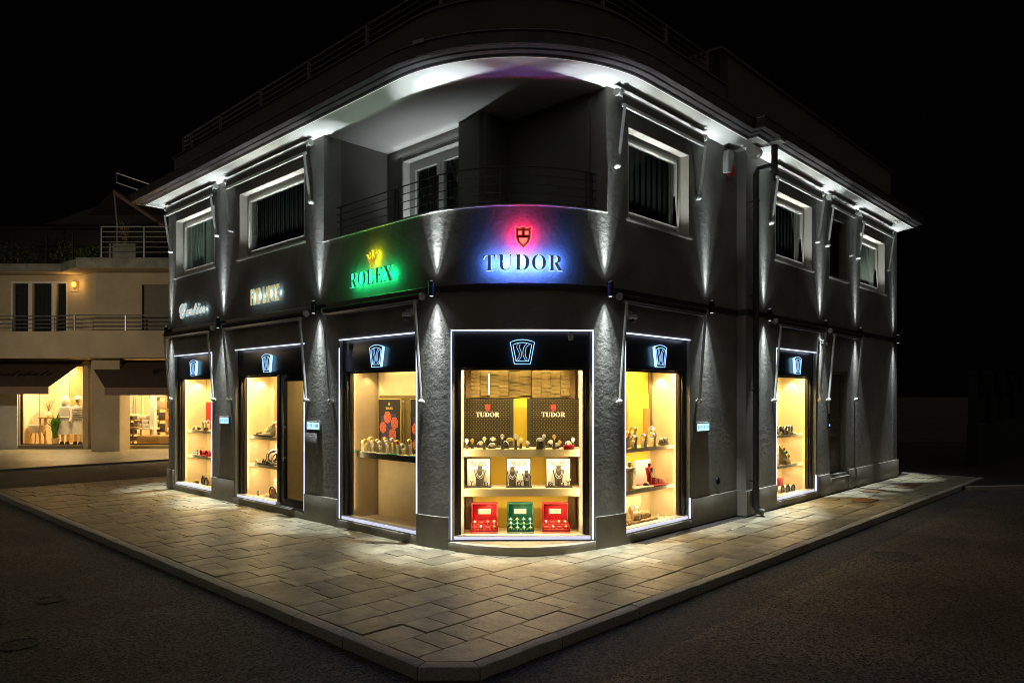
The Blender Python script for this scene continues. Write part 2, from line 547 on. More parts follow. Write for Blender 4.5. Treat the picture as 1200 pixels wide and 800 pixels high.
def flat_text(parent, s, xc, y, z, height, mat_, sx=1.0, name='lettering', track=1.0, bold=0.0):
    me, wd = text_mesh(s, height, 0.002, sx, [mat_], track=track, offset=bold)
    for v in me.vertices: v.co = (v.co.x + xc - wd / 2, v.co.y + y, v.co.z + z)
    return part(name, me, None, parent)


# ------------------------------------------------------------------ lamps
def spot(name, fr, p, aim, power, size, blend=0.2, col=(1, 1, 1), r=0.01, collimated=False):
    l = bpy.data.lights.new(name, 'SPOT')
    if collimated:                      # a reflector lamp: its beam thins out more slowly than a bare bulb's
        l.use_nodes = True
        em = l.node_tree.nodes['Emission']
        fo = l.node_tree.nodes.new('ShaderNodeLightFalloff'); fo.inputs['Strength'].default_value = 1.0; fo.inputs['Smooth'].default_value = 0.15 if collimated == 'linear' else 0.35
        l.node_tree.links.new(fo.outputs['Linear' if collimated == 'linear' else 'Quadratic'], em.inputs['Strength'])
    l.energy = power; l.spot_size = R_(size); l.spot_blend = blend; l.color = col; l.shadow_soft_size = r
    o = bpy.data.objects.new(name, l); COL.objects.link(o)
    q = Vector(aim).to_track_quat('-Z', 'Y').to_matrix().to_4x4()
    o.matrix_world = fr.M @ Matrix.Translation(p) @ q
    return o


def area(name, fr, p, aim, power, sx, sy, col=(1, 1, 1), spread=180):
    l = bpy.data.lights.new(name, 'AREA')
    l.shape = 'RECTANGLE'; l.size = sx; l.size_y = sy; l.energy = power; l.color = col; l.spread = R_(spread)
    o = bpy.data.objects.new(name, l); COL.objects.link(o)
    a = Vector(aim).normalized()
    z = -a; x = Vector((1, 0, 0)) if abs(a.z) > 0.3 else Vector((-a.y, a.x, 0)); x = (x - z * x.dot(z)).normalized(); y = z.cross(x)
    m3 = Matrix((x, y, z)).transposed().to_4x4()
    o.matrix_world = fr.M @ Matrix.Translation(p) @ m3
    return o


def point(name, fr, p, power, col=(1, 1, 1), r=0.01):
    l = bpy.data.lights.new(name, 'POINT'); l.energy = power; l.color = col; l.shadow_soft_size = r
    o = bpy.data.objects.new(name, l); COL.objects.link(o)
    o.matrix_world = fr.M @ Matrix.Translation(p)
    return o


WARM = (1.0, 0.75, 0.34)
COOL = (0.86, 0.95, 1.0)
# ------------------------------------------------------------------ ground
KL, KR, KE, KN = -2.64, -1.72, 13.9, 12.4          # kerb lines in the right facade's frame: x, y, far right x, far left y
ROADZ = -0.09
g = MB()
for i in range(-8, 9):
    for j in range(-8, 9):
        g.add([(i * 20 - 10, j * 20 - 10, ROADZ), (i * 20 + 10, j * 20 - 10, ROADZ), (i * 20 + 10, j * 20 + 10, ROADZ), (i * 20 - 10, j * 20 + 10, ROADZ)], [(0, 1, 2, 3)])
far = 1500
pp = [FR.M @ Vector((a, b, 0)) for a, b in ((-2.0, -2.35), (22, -2.05), (22, -4.35), (6.0, -4.25), (-3.2, -4.6))]
solo('road_patch', MB().prism([(q.x, q.y) for q in pp], ROADZ, ROADZ + 0.004, ax='z'), M['asphalt2'], FW, kind='structure')
solo('road', g, M['asphalt'], FW, kind='structure')
gf = MB().add([(-far, -far, ROADZ - 0.02), (far, -far, ROADZ - 0.02), (far, far, ROADZ - 0.02), (-far, far, ROADZ - 0.02)], [(0, 1, 2, 3)])
solo('ground', gf, M['asphalt'], FW, kind='structure')
# round patches and old inspection covers in the asphalt
for (X, Y, r) in ((-4.6, 6.3, 0.16), (-3.95, 5.75, 0.15), (-4.5, 7.0, 0.13), (4.75, 8.9, 0.3)):
    d = MB().lathe([(r, 0), (r, 0.006), (r * 0.86, 0.010), (r * 0.84, 0.004)], 24)
    solo('manhole_cover', d, M['asphalt'], FW.at(X, Y, ROADZ + 0.001), 'worn round cover set in the dark asphalt ' + ('of the right-hand road' if X > 0 else 'of the left road, ' + {0.16: 'middle one', 0.15: 'nearest one', 0.13: 'farthest one'}[r]), 'manhole cover')

pav = thing('pavement', None, None, FR, kind='structure')
bed = MB().prism([(KL + 0.05, KN - 0.05), (KL + 0.05, -1.40), (-2.33, KR + 0.05), (KE - 0.05, KR + 0.05), (KE - 0.05, 2.0), (5, 2.0), (5, KN - 0.05)], -0.2, -0.016, ax='z')
part('mortar_bed', bed, M['bed'], pav)


def unit_stone(name, bev):
    b = MB().box(-0.5, 0.5, -0.5, 0.5, -1, 0)
    return b.mesh(name, M['stone'], bevel=bev)


stone_me = unit_stone('paving_stone', 0.012)
kerb_me = MB().box(-0.5, 0.5, -0.5, 0.5, -1, 0).mesh('kerb_stone', M['kerb'], bevel=0.03)
rp = random.Random(11)


def put_piece(name, me, x0, x1, y0, y1, z, th, rz=0.0, tilt=0.0):
    o = bpy.data.objects.new(name, me); COL.objects.link(o); o.parent = pav
    o.location = ((x0 + x1) / 2, (y0 + y1) / 2, z)
    o.scale = (x1 - x0, y1 - y0, th)
    o.rotation_euler = (tilt * rp.uniform(-1, 1), tilt * rp.uniform(-1, 1), rz)
    return o


stones = []
y = KR + 0.125
row = 0
while y < KN - 0.2:
    hgt = rp.choice([0.29, 0.32, 0.35]) if y > 0.2 else rp.choice([0.32, 0.35, 0.38])
    if y + hgt > KN - 0.16: hgt = KN - 0.16 - y
    x = KL + 0.13
    # where this course stops: the wall, or the far end of the right-hand pavement
    if y + hgt < 0.02: xe = KE - 0.16
    elif y < RAD: xe = RAD - math.sqrt(max(0, RAD ** 2 - (RAD - max(y, 0)) ** 2)) + 0.18
    else: xe = 0.12
    if y > 9.95: xe = 4.5
    while x < xe - 0.03:
        ln = rp.choice([0.22, 0.28, 0.34, 0.40, 0.48, 0.60]) if y > -0.1 else rp.choice([0.22, 0.25, 0.40, 0.46, 0.50, 0.56])
        x1 = min(xe, x + ln)
        if xe - x1 < 0.14: x1 = xe
        gp = rp.uniform(0.0055, 0.0095)
        if row == 0 and x < KL + 0.2:      # corner stone cut along the splayed kerb
            x1 = max(x1, x + 0.62)
            cutp = [(-2.515, -1.346), (-2.281, -1.595), (x1 - gp, -1.595 + gp), (x1 - gp, y + hgt - gp), (x + gp, y + hgt - gp)]
            part('paving_stone', MB().prism([(p[0], max(p[1], y + gp)) for p in cutp], -0.06, 0, ax='z'), M['stone'], pav)
            x = x1
            continue
        stones.append((x + gp, x1 - gp, y + gp, y + hgt - gp))
        x = x1
    y += hgt
    row += 1
camL = FR.M.inverted() @ Vector((0, 0, 1.9))
def seen(q):
    cx, cy = (q[0] + q[1]) / 2, (q[2] + q[3]) / 2
    d = math.hypot(cx - camL.x, cy - camL.y)
    return -((q[1] - q[0]) * (q[3] - q[2])) / d ** 3
stones.sort(key=seen)
for q in stones[:292]:
    put_piece('paving_stone', stone_me, *q, rp.uniform(-0.006, 0.004), 0.06, 0, 0.007)
rest = MB()
for q in stones[292:]:
    z = rp.uniform(-0.006, 0.004)
    rest.box(q[0], q[1], q[2], q[3], z - 0.06, z)
part('far_paving', rest, M['stone'], pav, kind='stuff')



def kerb_line(pts, n_per, wd=0.12):
    """kerb stones along a bent line, cut to a mitre where it turns; the pavement lies on its left"""
    P = [Vector(p) for p in pts]
    nr = []
    for i in range(len(P) - 1):
        d = (P[i + 1] - P[i]).normalized(); nr.append(Vector((-d.y, d.x)))
    inn = []
    for i in range(len(P)):
        a = nr[max(0, i - 1)]; b = nr[min(len(nr) - 1, i)]
        q = a + b; q = q * 2 / q.length_squared
        inn.append(P[i] + q * wd)
    for i in range(len(P) - 1):
        n = n_per[i]
        cuts = [0.0] + [(k + rp.uniform(-0.18, 0.18)) / n for k in range(1, n)] + [1.0]
        for k in range(n):
            t0, t1 = cuts[k], cuts[k + 1]
            L_ = (P[i + 1] - P[i]).length
            g0 = 0.0035 / L_
            o0, o1 = P[i].lerp(P[i + 1], t0 + g0), P[i].lerp(P[i + 1], t1 - g0)
            i0, i1 = inn[i].lerp(inn[i + 1], t0 + g0), inn[i].lerp(inn[i + 1], t1 - g0)
            jz = rp.uniform(-0.003, 0.006)
            # a rough outer edge: a few chipped corners
            m = max(2, int(L_ * (t1 - t0) / 0.12))
            edge = [o0.lerp(o1, j / m) + (i0 - o0).normalized() * (rp.uniform(0, 0.012) if 0 < j < m else 0.0) for j in range(m + 1)]
            part('kerb_stone', MB().prism([(e.x, e.y) for e in edge] + [(i1.x, i1.y), (i0.x, i0.y)], -0.2, jz, ax='z'), M['kerb'], pav, bevel=0.008)


kerb_line([(KL, KN), (KL, -1.40), (-2.33, KR), (KE, KR)], (15, 1, 17))
kerb_line([(4.5, KN), (KL + 0.16, KN)], (8,))
kerb_line([(KE, KR + 0.16), (KE, 2)], (3,))

# ------------------------------------------------------------------ the corner building
bld = thing('corner_building', 'dark grey two storey corner building with rounded corner and lit shop windows', 'building', FR)
SHOPS = {'a': (FL, -9.72, -7.98), 'b': (FL, -7.01, -4.67), 'c': (FL, -3.68, -1.90), 'd': (FF, -HALFCH, HALFCH), 'e': (FR, 1.90, 3.52), 'f': (FR2, 6.12, 7.85)}
UPPER = {'a': (FL, -9.66, -7.86, 4.30, 5.45), 'b': (FL, -6.85, -4.66, 4.30, 5.45), 'c': (FR, 1.96, 3.50, 4.20, 5.40), 'd': (FR2, 6.08, 7.66, 4.22, 5.40), 'e': (FR2, 8.55, 9.45, 4.22, 5.40), 'f': (FR2, 10.28, 11.92, 4.22, 5.38)}
Z0, Z1, ZT = 0.12, 2.72, 5.82


def holes(fr):
    return [(a, b, Z0, Z1) for f, a, b in SHOPS.values() if f is fr] + [(a, b, c, d) for f, a, b, c, d in UPPER.values() if f is fr]


part('wall', MB().wall(-10.05, -RAD, 0, ZT, holes(FL) + [(-4.10, -RAD, 4.20, ZT)], 0.30), M['plaster'], bld, FL)
part('wall', MB().wall(RAD, 4.99, 0, ZT, holes(FR), 0.30), M['plaster'], bld, FR)
part('wall', MB().wall(4.99, 12.85, 0, ZT, holes(FR2) + [(8.55, 9.50, 0.36, 2.40)], 0.30), M['plaster'], bld, FR2)
A0, A1 = 17.4, 72.6
cw = MB().arcwall(0, A0, 0, Z1, n=8).arcwall(A1, 90, 0, Z1, n=8).arcwall(0, 90, Z1, 4.20, n=40).arcwall(79.6, 90, 4.20, ZT, n=6)
part('wall', cw, M['plaster'], bld)
part('wall', MB().wall(0, 8, 0, ZT, [], 0.3), M['plaster'], bld, FR.at(0, 10.05, 0).at(8, 0, 0, PI))      # end wall on the side street
part('wall', MB().wall(0, 8, 0, ZT, [], 0.3), M['plaster'], bld, FR.at(12.85, -0.16, 0, PI / 2))
# thin parapet coping of the balcony
cop = MB().wall(-4.12, -RAD, 4.2, 4.215, [], 0.33, y=-0.02)
part('coping', cop, M['reveal'], bld, FL)
part('coping', MB().arcwall(0, 79.6, 4.2, 4.215, 0.02, 0.33, n=36), M['reveal'], bld)

# plinth stones between the openings
def plinth(fr, a, b, h=0.40, t=0.03):
    part('plinth_stone', MB().box(a, b, -t, 0.012, 0, h), M['plinth'], bld, fr, bevel=0.006)


for a, b in ((-10.08, -9.76), (-7.94, -7.05), (-4.63, -3.72)): plinth(FL, a, b)
for a, b in ((3.56, 4.955),): plinth(FR, a, b)
for a, b in ((5.0, 6.08), (7.89, 8.52), (9.53, 12.88)): plinth(FR2, a, b)
plinth(FR2, 8.52, 9.53, 0.24, 0.022)
part('plinth_stone', MB().box(4.955, 4.99, -0.19, 0.0, 0, 0.40), M['plinth'], bld, FR)
part('plinth_stone', MB().arcwall(0, A0 - 1, 0, 0.40, 0.03, 0.04, n=8), M['plinth'], bld)
part('plinth_stone', MB().arcwall(A1 + 1, 90, 0, 0.40, 0.03, 0.04, n=8), M['plinth'], bld)
# sills under the shop windows
for k, (f, a, b) in SHOPS.items():
    if k == 'd':
        pts = [arc(A0 - 1 + (A1 - A0 + 2) * i / 20, 0.035 + 0.12 * math.sin(PI * i / 20)) for i in range(21)]
        pts += [arc(A1, -0.05), arc(A0, -0.05)]
        part('door_step', MB().prism(pts, 0, 0.105, ax='z'), M['step'], bld, bevel=0.006)
    else:
        part('plinth_stone', MB().box(a - 0.04, b + 0.04, -0.026, 0.012, 0, 0.108), M['plinth'], bld, f, bevel=0.006)

# path of the facade, walking with the street on the right
def path(a=10.05, b=12.88, left_return=1.5, jog=True, n=28):
    p = ([(left_return, a)] if left_return else []) + [(0, a), (0, RAD)] + [arc(90 * i / n) for i in range(1, n)] + [(RAD, 0)]
    if jog: p += [(4.99, 0), (4.99, -0.16), (b, -0.16)]
    else: p += [(b, 0)]
    return p


M['ledge'] = mat('dark_grey_ledge', (0.055, 0.052, 0.05), 0.5, metal=0.3, var=0.2, vscale=10)
part('ledge', MB().sweep(path(), [(-0.01, 3.185), (0.045, 3.185), (0.05, 3.20), (0.05, 3.262), (0.045, 3.27), (-0.01, 3.275)]), M['ledge'], bld)
part('soffit', MB().sweep(path(), [(0.0, 5.801), (0.325, 5.85), (0.325, 5.91), (-0.3, 5.91), (-0.3, 5.84), (-0.01, 5.84)]), M['soffit'], bld)
part('light_line', MB().sweep(path(), [(0.326, 5.842), (0.344, 5.842), (0.344, 5.870), (0.326, 5.870)]), M['eave_led'], bld)
part('gutter', MB().sweep(path(), [(0.345, 5.835), (0.375, 5.835), (0.385, 5.862), (0.455, 5.868), (0.462, 5.888), (0.54, 5.886), (0.562, 5.880), (0.566, 5.898), (0.552, 5.904), (0.552, 6.03), (0.566, 6.036), (0.566, 6.058), (0.545, 6.06), (0.50, 6.03), (-0.25, 6.05), (-0.25, 5.912), (0.345, 5.912)]), M['gutter'], bld)
part('roof', MB().prism([(0.2, 9.8), (0.2, 2), (2, 0.2), (12.6, 0.2), (12.6, 8), (8, 9.8)], 5.91, 6.02, ax='z'), M['gutter'], bld)
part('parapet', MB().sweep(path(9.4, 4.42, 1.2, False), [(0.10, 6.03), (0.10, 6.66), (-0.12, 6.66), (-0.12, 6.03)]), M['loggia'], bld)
part('coping', MB().sweep(path(9.42, 4.42, 1.2, False), [(0.125, 6.662), (0.125, 6.69), (-0.14, 6.69), (-0.14, 6.662)]), M['gutter'], bld)
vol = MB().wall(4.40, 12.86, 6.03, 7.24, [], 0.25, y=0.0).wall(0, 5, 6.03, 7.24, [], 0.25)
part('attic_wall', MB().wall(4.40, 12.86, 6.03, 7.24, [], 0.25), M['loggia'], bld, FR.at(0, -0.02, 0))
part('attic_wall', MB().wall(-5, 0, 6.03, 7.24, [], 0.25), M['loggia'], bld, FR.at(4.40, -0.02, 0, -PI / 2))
part('coping', MB().box(4.37, 12.9, -0.06, 5, 7.24, 7.28), M['gutter'], bld, FR)
# gutter outlet, box, clip, and steel tubes imitating glints along its rounded rims
part('gutter_box', MB().box(5.02, 5.2, -0.71, -0.15, 5.84, 5.90).cyl((4.86, -0.30, 5.74), (5.10, -0.30, 5.74), 0.085, 14), M['soffit'], bld)
for (o, z) in ((0.566, 6.047), (0.568, 5.889)):
    rim = MB().tube([(*arc(ph, o), z + 0.004 * math.sin(ph * 1.3)) for ph in range(14, 80, 2)], 0.006, 6)
    part('gutter_glint', rim, M['steel'], bld)
part('gutter_clip', MB().box(-0.09, 0.07, -0.58, -0.56, 6.03, 6.075), M['steel'], bld, farc(15))

# the balcony behind the parapet
part('balcony_ceiling', MB().prism([(-0.0, 4.1), (1.4, 4.1), (1.4, 1.9), (1.7, 1.9), (1.7, 0.03)] + [arc(79.6 * (1 - i / 18)) for i in range(19)], 5.80, 5.90, ax='z'), M['soffit'], bld)
part('balcony_floor', MB().prism([(0.2, 4.1), (1.3, 4.1), (1.3, 1.73), (1.6, 1.73), (1.6, 0.3)] + [arc(75 * (1 - i / 18), -0.25) for i in range(19)], 3.30, 3.40, ax='z'), M['plinth'], bld)
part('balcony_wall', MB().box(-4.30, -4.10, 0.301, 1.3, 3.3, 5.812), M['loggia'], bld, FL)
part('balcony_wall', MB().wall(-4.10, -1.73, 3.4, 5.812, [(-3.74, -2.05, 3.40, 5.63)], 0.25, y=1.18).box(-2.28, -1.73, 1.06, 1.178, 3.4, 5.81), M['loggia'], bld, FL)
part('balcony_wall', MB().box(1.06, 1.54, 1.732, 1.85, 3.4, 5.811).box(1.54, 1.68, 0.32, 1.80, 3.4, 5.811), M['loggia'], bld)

# balcony door with two leaves
def mullions(mb, x0, x1, z0, z1, y, wd=0.06, d=0.06):
    mb.box(x0, x0 + wd, y, y + d, z0, z1).box(x1 - wd, x1, y, y + d, z0, z1).box(x0 + wd, x1 - wd, y, y + d, z1 - wd, z1).box(x0 + wd, x1 - wd, y, y + d, z0, z0 + wd)
    return mb


bw = part('window', MB().box(-3.74, -3.70, 1.172, 1.43, 3.40, 5.63).box(-3.70, -2.05, 1.172, 1.43, 5.59, 5.63), M['reveal'], bld, FL)
fr_ = MB(); mullions(fr_, -3.699, -2.06, 3.42, 5.588, 1.30, 0.07, 0.08)
mullions(fr_, -3.625, -2.95, 3.50, 5.515, 1.285, 0.075, 0.07); mullions(fr_, -2.94, -2.13, 3.50, 5.515, 1.285, 0.075, 0.07)
part('frame', fr_, M['pvc'], bw, FL)
part('pane', MB().box(-3.56, -2.2, 1.325, 1.33, 3.5, 5.45), M['pane_up'], bw, FL)
cv = MB()
for i in range(40):
    x = -3.65 + i * 0.04
    cv.box(x, x + 0.036, 1.50 + 0.02 * math.sin(i * 1.9), 1.52 + 0.02 * math.sin(i * 1.9), 3.4, 5.6)
part('curtain', cv, M['curtain'], bw, FL, kind='stuff')

# upper windows
def upper_window(fr, x0, x1, z0, z1, kind):
    d = 0.13
    rv = MB()
    rv.box(x0, x0 + 0.012, -0.004, d + 0.1, z0, z1).box(x1 - 0.012, x1, -0.004, d + 0.1, z0, z1).box(x0 + 0.012, x1 - 0.012, -0.004, d + 0.1, z1 - 0.012, z1)
    wn = part('window', rv, M['reveal'] if kind != 'dark' else M['plaster'], bld, fr)
    f = MB()
    mullions(f, x0 + 0.013, x1 - 0.013, z0 + 0.03, z1 - 0.013, d, 0.075, 0.08)
    mullions(f, x0 + 0.075, x1 - 0.075, z0 + 0.09, z1 - 0.075, d - 0.015, 0.06, 0.07)
    part('frame', f, M['pvc'] if kind != 'dark' else M['frame'], wn, fr, bevel=0.006)
    part('pane', MB().box(x0 + 0.12, x1 - 0.12, d + 0.03, d + 0.036, z0 + 0.13, z1 - 0.12), M['pane_up'], wn, fr)
    part('sill', MB().box(x0 - 0.04, x1 + 0.04, -0.055, d + 0.1, z0 - 0.03, z0 + 0.004), M['reveal'], wn, fr, bevel=0.006)
    lx = (x0 + x1) / 2
    part('sill_lamp', MB().box(lx - 0.35 * (x1 - x0), lx + 0.35 * (x1 - x0), d - 0.125, d - 0.095, z0 + 0.006, z0 + 0.014), M['white_metal'], wn, fr)
    if kind != 'dark': area('window_reveal_lamp', fr, (lx, d - 0.11, z0 + 0.02), (0, 0.0, 1), 4.2 * (x1 - x0), 0.8 * (x1 - x0), 0.02, (0.97, 1.0, 0.93), 85)
    back = MB().box(x0 - 0.1, x1 + 0.1, 1.5, 1.6, z0 - 0.5, z1 + 0.5)
    part('dark_room', back.box(x0 - 0.2, x0 - 0.1, d + 0.1, 1.6, z0 - 0.5, z1 + 0.5).box(x1 + 0.1, x1 + 0.2, d + 0.1, 1.6, z0 - 0.5, z1 + 0.5).box(x0 - 0.2, x1 + 0.2, d + 0.1, 1.6, z1 + 0.3, z1 + 0.4), M['dark_int'], wn, fr)
    if kind == 'blind':
        b = MB()
        n = 24
        for i in range(n):
            z = z0 + 0.14 + (z1 - z0 - 0.27) * i / n
            b.add([(x0 + 0.125, d + 0.09, z), (x1 - 0.125, d + 0.09, z), (x1 - 0.125, d + 0.062, z + 0.034), (x0 + 0.125, d + 0.062, z + 0.034)], [(0, 1, 2, 3)])
        part('blind', b, M['white_metal'], wn, fr, kind='stuff')
    else:
        c = MB()
        n = int((x1 - x0) / 0.05)
        for i in range(n):
            if kind == 'open' and 0.30 < i / n < 0.86: continue
            x = x0 + 0.06 + (x1 - x0 - 0.12) * i / n
            y = d + 0.16 + 0.018 * math.sin(i * 2.1)
            c.box(x, x + 0.043, y, y + 0.012, z0, z1)
        part('curtain', c, M['pale_curtain'] if kind == 'open' else M['curtain'], wn, fr, kind='stuff')
    if kind == 'open':
        part('inner_wall', MB().box(x0 - 0.098, x0 - 0.08, d + 0.12, d + 0.42, z0 - 0.4, z1 + 0.29).box(x0 - 0.098, x0 - 0.05, d + 0.50, d + 0.60, z0 - 0.4, z1 + 0.29), M['pale_curtain'], wn, fr)
        area('room_glow', fr, (x0 + 0.9, d + 0.6, z1 + 0.15), (-0.6, -0.1, -1), 6.0, 0.8, 0.3, (0.85, 1.0, 0.85))
        part('inner_pillar', MB().box(x0 + 0.95, x0 + 1.08, d + 0.5, d + 0.65, z0, z1 + 0.3).box(x0 + 0.9, x1, d + 0.5, d + 0.62, z1 - 0.34, z1 - 0.24), M['reveal'], wn, fr)


for k, v in UPPER.items():
    upper_window(*v, {'a': 'open', 'e': 'dark', 'f': 'blind'}.get(k, 'closed'))

# balcony ceiling light: an assumed sill lamp at the door and an added fill strip
area('balcony_ceiling_fill', FL, (-2.95, 1.150, 5.660), (0, -0.35, 1), 1.1, 1.9, 0.02, (0.90, 0.96, 1.0))
part('fill_strip_housing', MB().box(-3.70, -2.29, 1.14, 1.168, 5.635, 5.655), M['steel'], bld, FL)  # housing made up for the added fill strip
spot('assumed_door_lamp', FL, (-2.98, 1.205, 3.44), (0, 0.40, 1), 90, 110, 0.7, (0.90, 0.96, 1.0), 0.012)

# ------------------------------------------------------------------ shop windows
def shop_window(key):
    fr, xa, xb = SHOPS[key]
    D = 0.70 if key == 'd' else 0.46
    door = key == 'b'
    xe = -5.62 if door else xb               # right end of the glazed display
    gx0, gx1 = xa + 0.10, (xe - 0.10 if not door else xe)
    if key == 'd': gx0, gx1 = xa + 0.085, xb - 0.085
    by = 0.16                                # front of the display box
    bx0, bx1 = gx0 + 0.02, gx1 - 0.02
    if key in 'abc': bx1 = gx1 + 0.10
    if key in 'ef': bx0 = gx0 - 0.10
    sidem = M['taupe'] if key == 'c' else M['birch']
    box = MB()
    box.box(bx0 - 0.03, bx0, by, by + D, 0.10, 2.36).box(bx1, bx1 + 0.03, by, by + D, 0.10, 2.36)
    box.box(bx0, bx1, by + D - 0.03, by + D, 0.10, 2.36)
    box.box(bx0, bx1, by, by + D - 0.03, 2.33, 2.36).box(bx0, bx1, by, by + D - 0.03, 0.10, 0.13)
    sw = part('shop_window', box, sidem, bld, fr)
    # dark surround
    f = MB()
    f.box(xa + 0.004, gx0, 0.06, 0.158, Z0 + 0.02, 2.30).box(gx1, (xe if door else xb - 0.004), 0.06, 0.158, Z0 + 0.02, 2.30) if not door else f.box(xa + 0.004, gx0, 0.06, 0.158, Z0 + 0.02, 2.30).box(gx1, gx1 + 0.10, 0.05, 0.158, Z0 + 0.02, 2.30)
    f.box(gx0, gx0 + 0.03, 0.09, 0.14, 0.17, 2.25).box(gx1 - 0.03, gx1, 0.09, 0.14, 0.17, 2.25).box(gx0 + 0.03, gx1 - 0.03, 0.09, 0.14, 2.225, 2.25)
    part('frame', f, M['frame'], sw, fr, bevel=0.004)
    part('fascia', MB().box(xa + 0.004, xb - 0.004, 0.045, 0.15, 2.252, 2.716), M['fascia'], sw, fr, bevel=0.004)
    part('pane', MB().box(gx0 + 0.03, gx1 - 0.03, 0.11, 0.118, 0.172, 2.225), M['pane'], sw, fr)
    part('sill', MB().box(xa + 0.004, (xe + 0.1 if door else xb - 0.004), 0.03, 0.156, 0.122, 0.168), M['white_metal'], sw, fr)
    # light strips around the opening
    wl, wr, hl, hr = {'a': (0, .007, 0, 2.70), 'b': (0, .007, 0, 2.3), 'c': (.006, .014, 2.6, 2.70), 'd': (.014, .014, 2.70, 2.70), 'e': (.008, .009, 2.70, .42), 'f': (.007, .009, 2.70, .42)}[key]
    part('led_strip', MB().box(xa - 0.008, xb + 0.008, -0.010, 0.012, 2.708, 2.722), M['led'], sw, fr)
    if wl: part('led_strip', MB().box(xa - 0.008, xa - 0.008 + wl, -0.010, 0.012, 0.125, hl), M['led'], sw, fr)
    if wr: part('led_strip', MB().box(xb + 0.008 - wr, xb + 0.008, -0.010, 0.012, 0.125, hr), M['led'], sw, fr)
    part('led_strip', MB().box(xa + 0.03, (gx1 if door else xb - 0.03), 0.012, 0.026, 0.122, 0.158), M['led_diffuser'], sw, fr)  # glowing band made taller so it also imitates the lit sill
    # shelves
    zs = {'a': (1.22, 0.71), 'b': (1.20, 0.71), 'c': (1.09,), 'd': (1.226, 0.722), 'e': (1.19, 0.62), 'f': (1.21, 0.66)}[key]
    th = 0.095 if key == 'd' else (0.07 if key == 'c' else 0.052)
    for z in zs:
        sh = part('shelf', MB().box(bx0 + 0.001, bx1 - 0.001, by + (0.085 if key in 'cd' else 0.045), by + D - 0.032, z - th, z), M['shelf'] if key != 'c' else M['cream'], sw, fr)
        if key == 'c':
            part('shelf_edge', MB().box(bx0 + 0.001, bx1 - 0.001, by + 0.06, by + 0.084, z - th - 0.01, z + 0.004), M['frame'], sh, fr)
    # lamps of the display
    cx, wd = (bx0 + bx1) / 2, bx1 - bx0
    pw = {'a': 1.0, 'b': 1.0, 'c': 0.55, 'd': 1.25, 'e': 1.0, 'f': 1.0}[key]
    area('display_ceiling_light', fr, (cx, by + 0.012, 2.31), (0, -0.36, -1), (40 if key == 'd' else 34) * pw * wd, wd * 0.85, 0.05, WARM)
    area('display_back_light', fr, (cx, by + (0.45 if key == 'd' else 0.30), 2.31), (0, 0.0, -1), (5 if key != 'd' else 4) * pw * wd, wd * 0.7, 0.12, WARM)
    for z in zs:
        area('shelf_light', fr, (cx, by + 0.14, z - th - 0.012), (0, 0.0, -1), (7.5 if key != 'c' else 2.2) * pw * wd, wd * 0.85, 0.05, (1.0, 0.74, 0.40))
    for s_, xx in ((1, bx0 + 0.012), (-1, bx1 - 0.012)):
        area('jamb_light', fr, (xx, by - 0.012, 1.25), (s_ * 0.75, 0.66, 0), (9 if key == 'd' else (6 if key != 'c' else 4)), 0.03, 2.0, WARM)  # strips at the hidden near jambs of side windows are added fill
    if key in 'abcef':
        sx = bx0 + 0.10 if key in 'abc' else bx1 - 0.10
        spot('display_spot', fr, (sx, by + 0.24, 2.26), (-0.10 if key in 'abc' else 0.10, 0, -1), 26 if key != 'c' else 8, 80, 0.25, WARM, 0.015)
    return sw, bx0, bx1, by


SW = {k: shop_window(k) for k in 'abcdef'}

# the shop door beside the second window
dr = part('shop_door', MB().box(-5.50, -5.40, 0.06, 0.12, 0.13, 2.25).box(-4.80, -4.70, 0.06, 0.12, 0.13, 2.25).box(-5.40, -4.80, 0.06, 0.12, 2.14, 2.25).box(-5.40, -4.80, 0.06, 0.12, 0.13, 0.24), M['black_metal'], bld, FL, bevel=0.004)
part('pane', MB().box(-5.40, -4.80, 0.086, 0.094, 0.24, 2.14), M['pane'], dr, FL)
part('handle', MB().tube([(-5.36, 0.02, 0.85), (-5.36, 0.02, 1.45)], 0.012, 8).cyl((-5.36, 0.02, 0.9), (-5.36, 0.06, 0.9), 0.008).cyl((-5.36, 0.02, 1.4), (-5.36, 0.06, 1.4), 0.008), M['steel'], dr, FL)
part('threshold', MB().box(-5.62, -4.68, 0.03, 0.16, 0.108, 0.128), M['steel'], dr, FL)
lob = MB().box(-5.62, -5.60, 0.161, 1.8, 0.1, 2.4).box(-4.62, -4.60, 0.161, 1.8, 0.1, 2.4).box(-5.6, -4.62, 1.78, 1.8, 0.1, 2.4).box(-5.6, -4.62, 0.161, 1.78, 2.38, 2.4).box(-5.6, -4.62, 0.161, 1.78, 0.09, 0.11)
part('lobby', lob, M['birch'], dr, FL)
area('lobby_light', FL, (-5.1, 0.9, 2.36), (0, 0, -1), 7.0, 0.5, 0.5, WARM)

# plain door at the far end of the right facade
sd = part('side_door', MB().box(8.56, 9.49, 0.12, 0.16, 0.37, 2.39), M['door_wood'], bld, FR2)
for (a, b) in ((0.50, 1.05), (1.12, 1.34), (1.42, 2.28)):
    part('panel', MB().box(8.70, 9.36, 0.105, 0.13, a, b), M['door_wood'], sd, FR2, bevel=0.012)
part('door_frame', MB().box(8.551, 8.60, 0.03, 0.14, 0.361, 2.399).box(9.45, 9.499, 0.03, 0.14, 0.361, 2.399).box(8.60, 9.45, 0.03, 0.14, 2.34, 2.399), M['door_wood'], sd, FR2)
part('door_step', MB().box(8.50, 9.55, -0.06, 0.03, 0.24, 0.30), M['plinth'], bld, FR2)

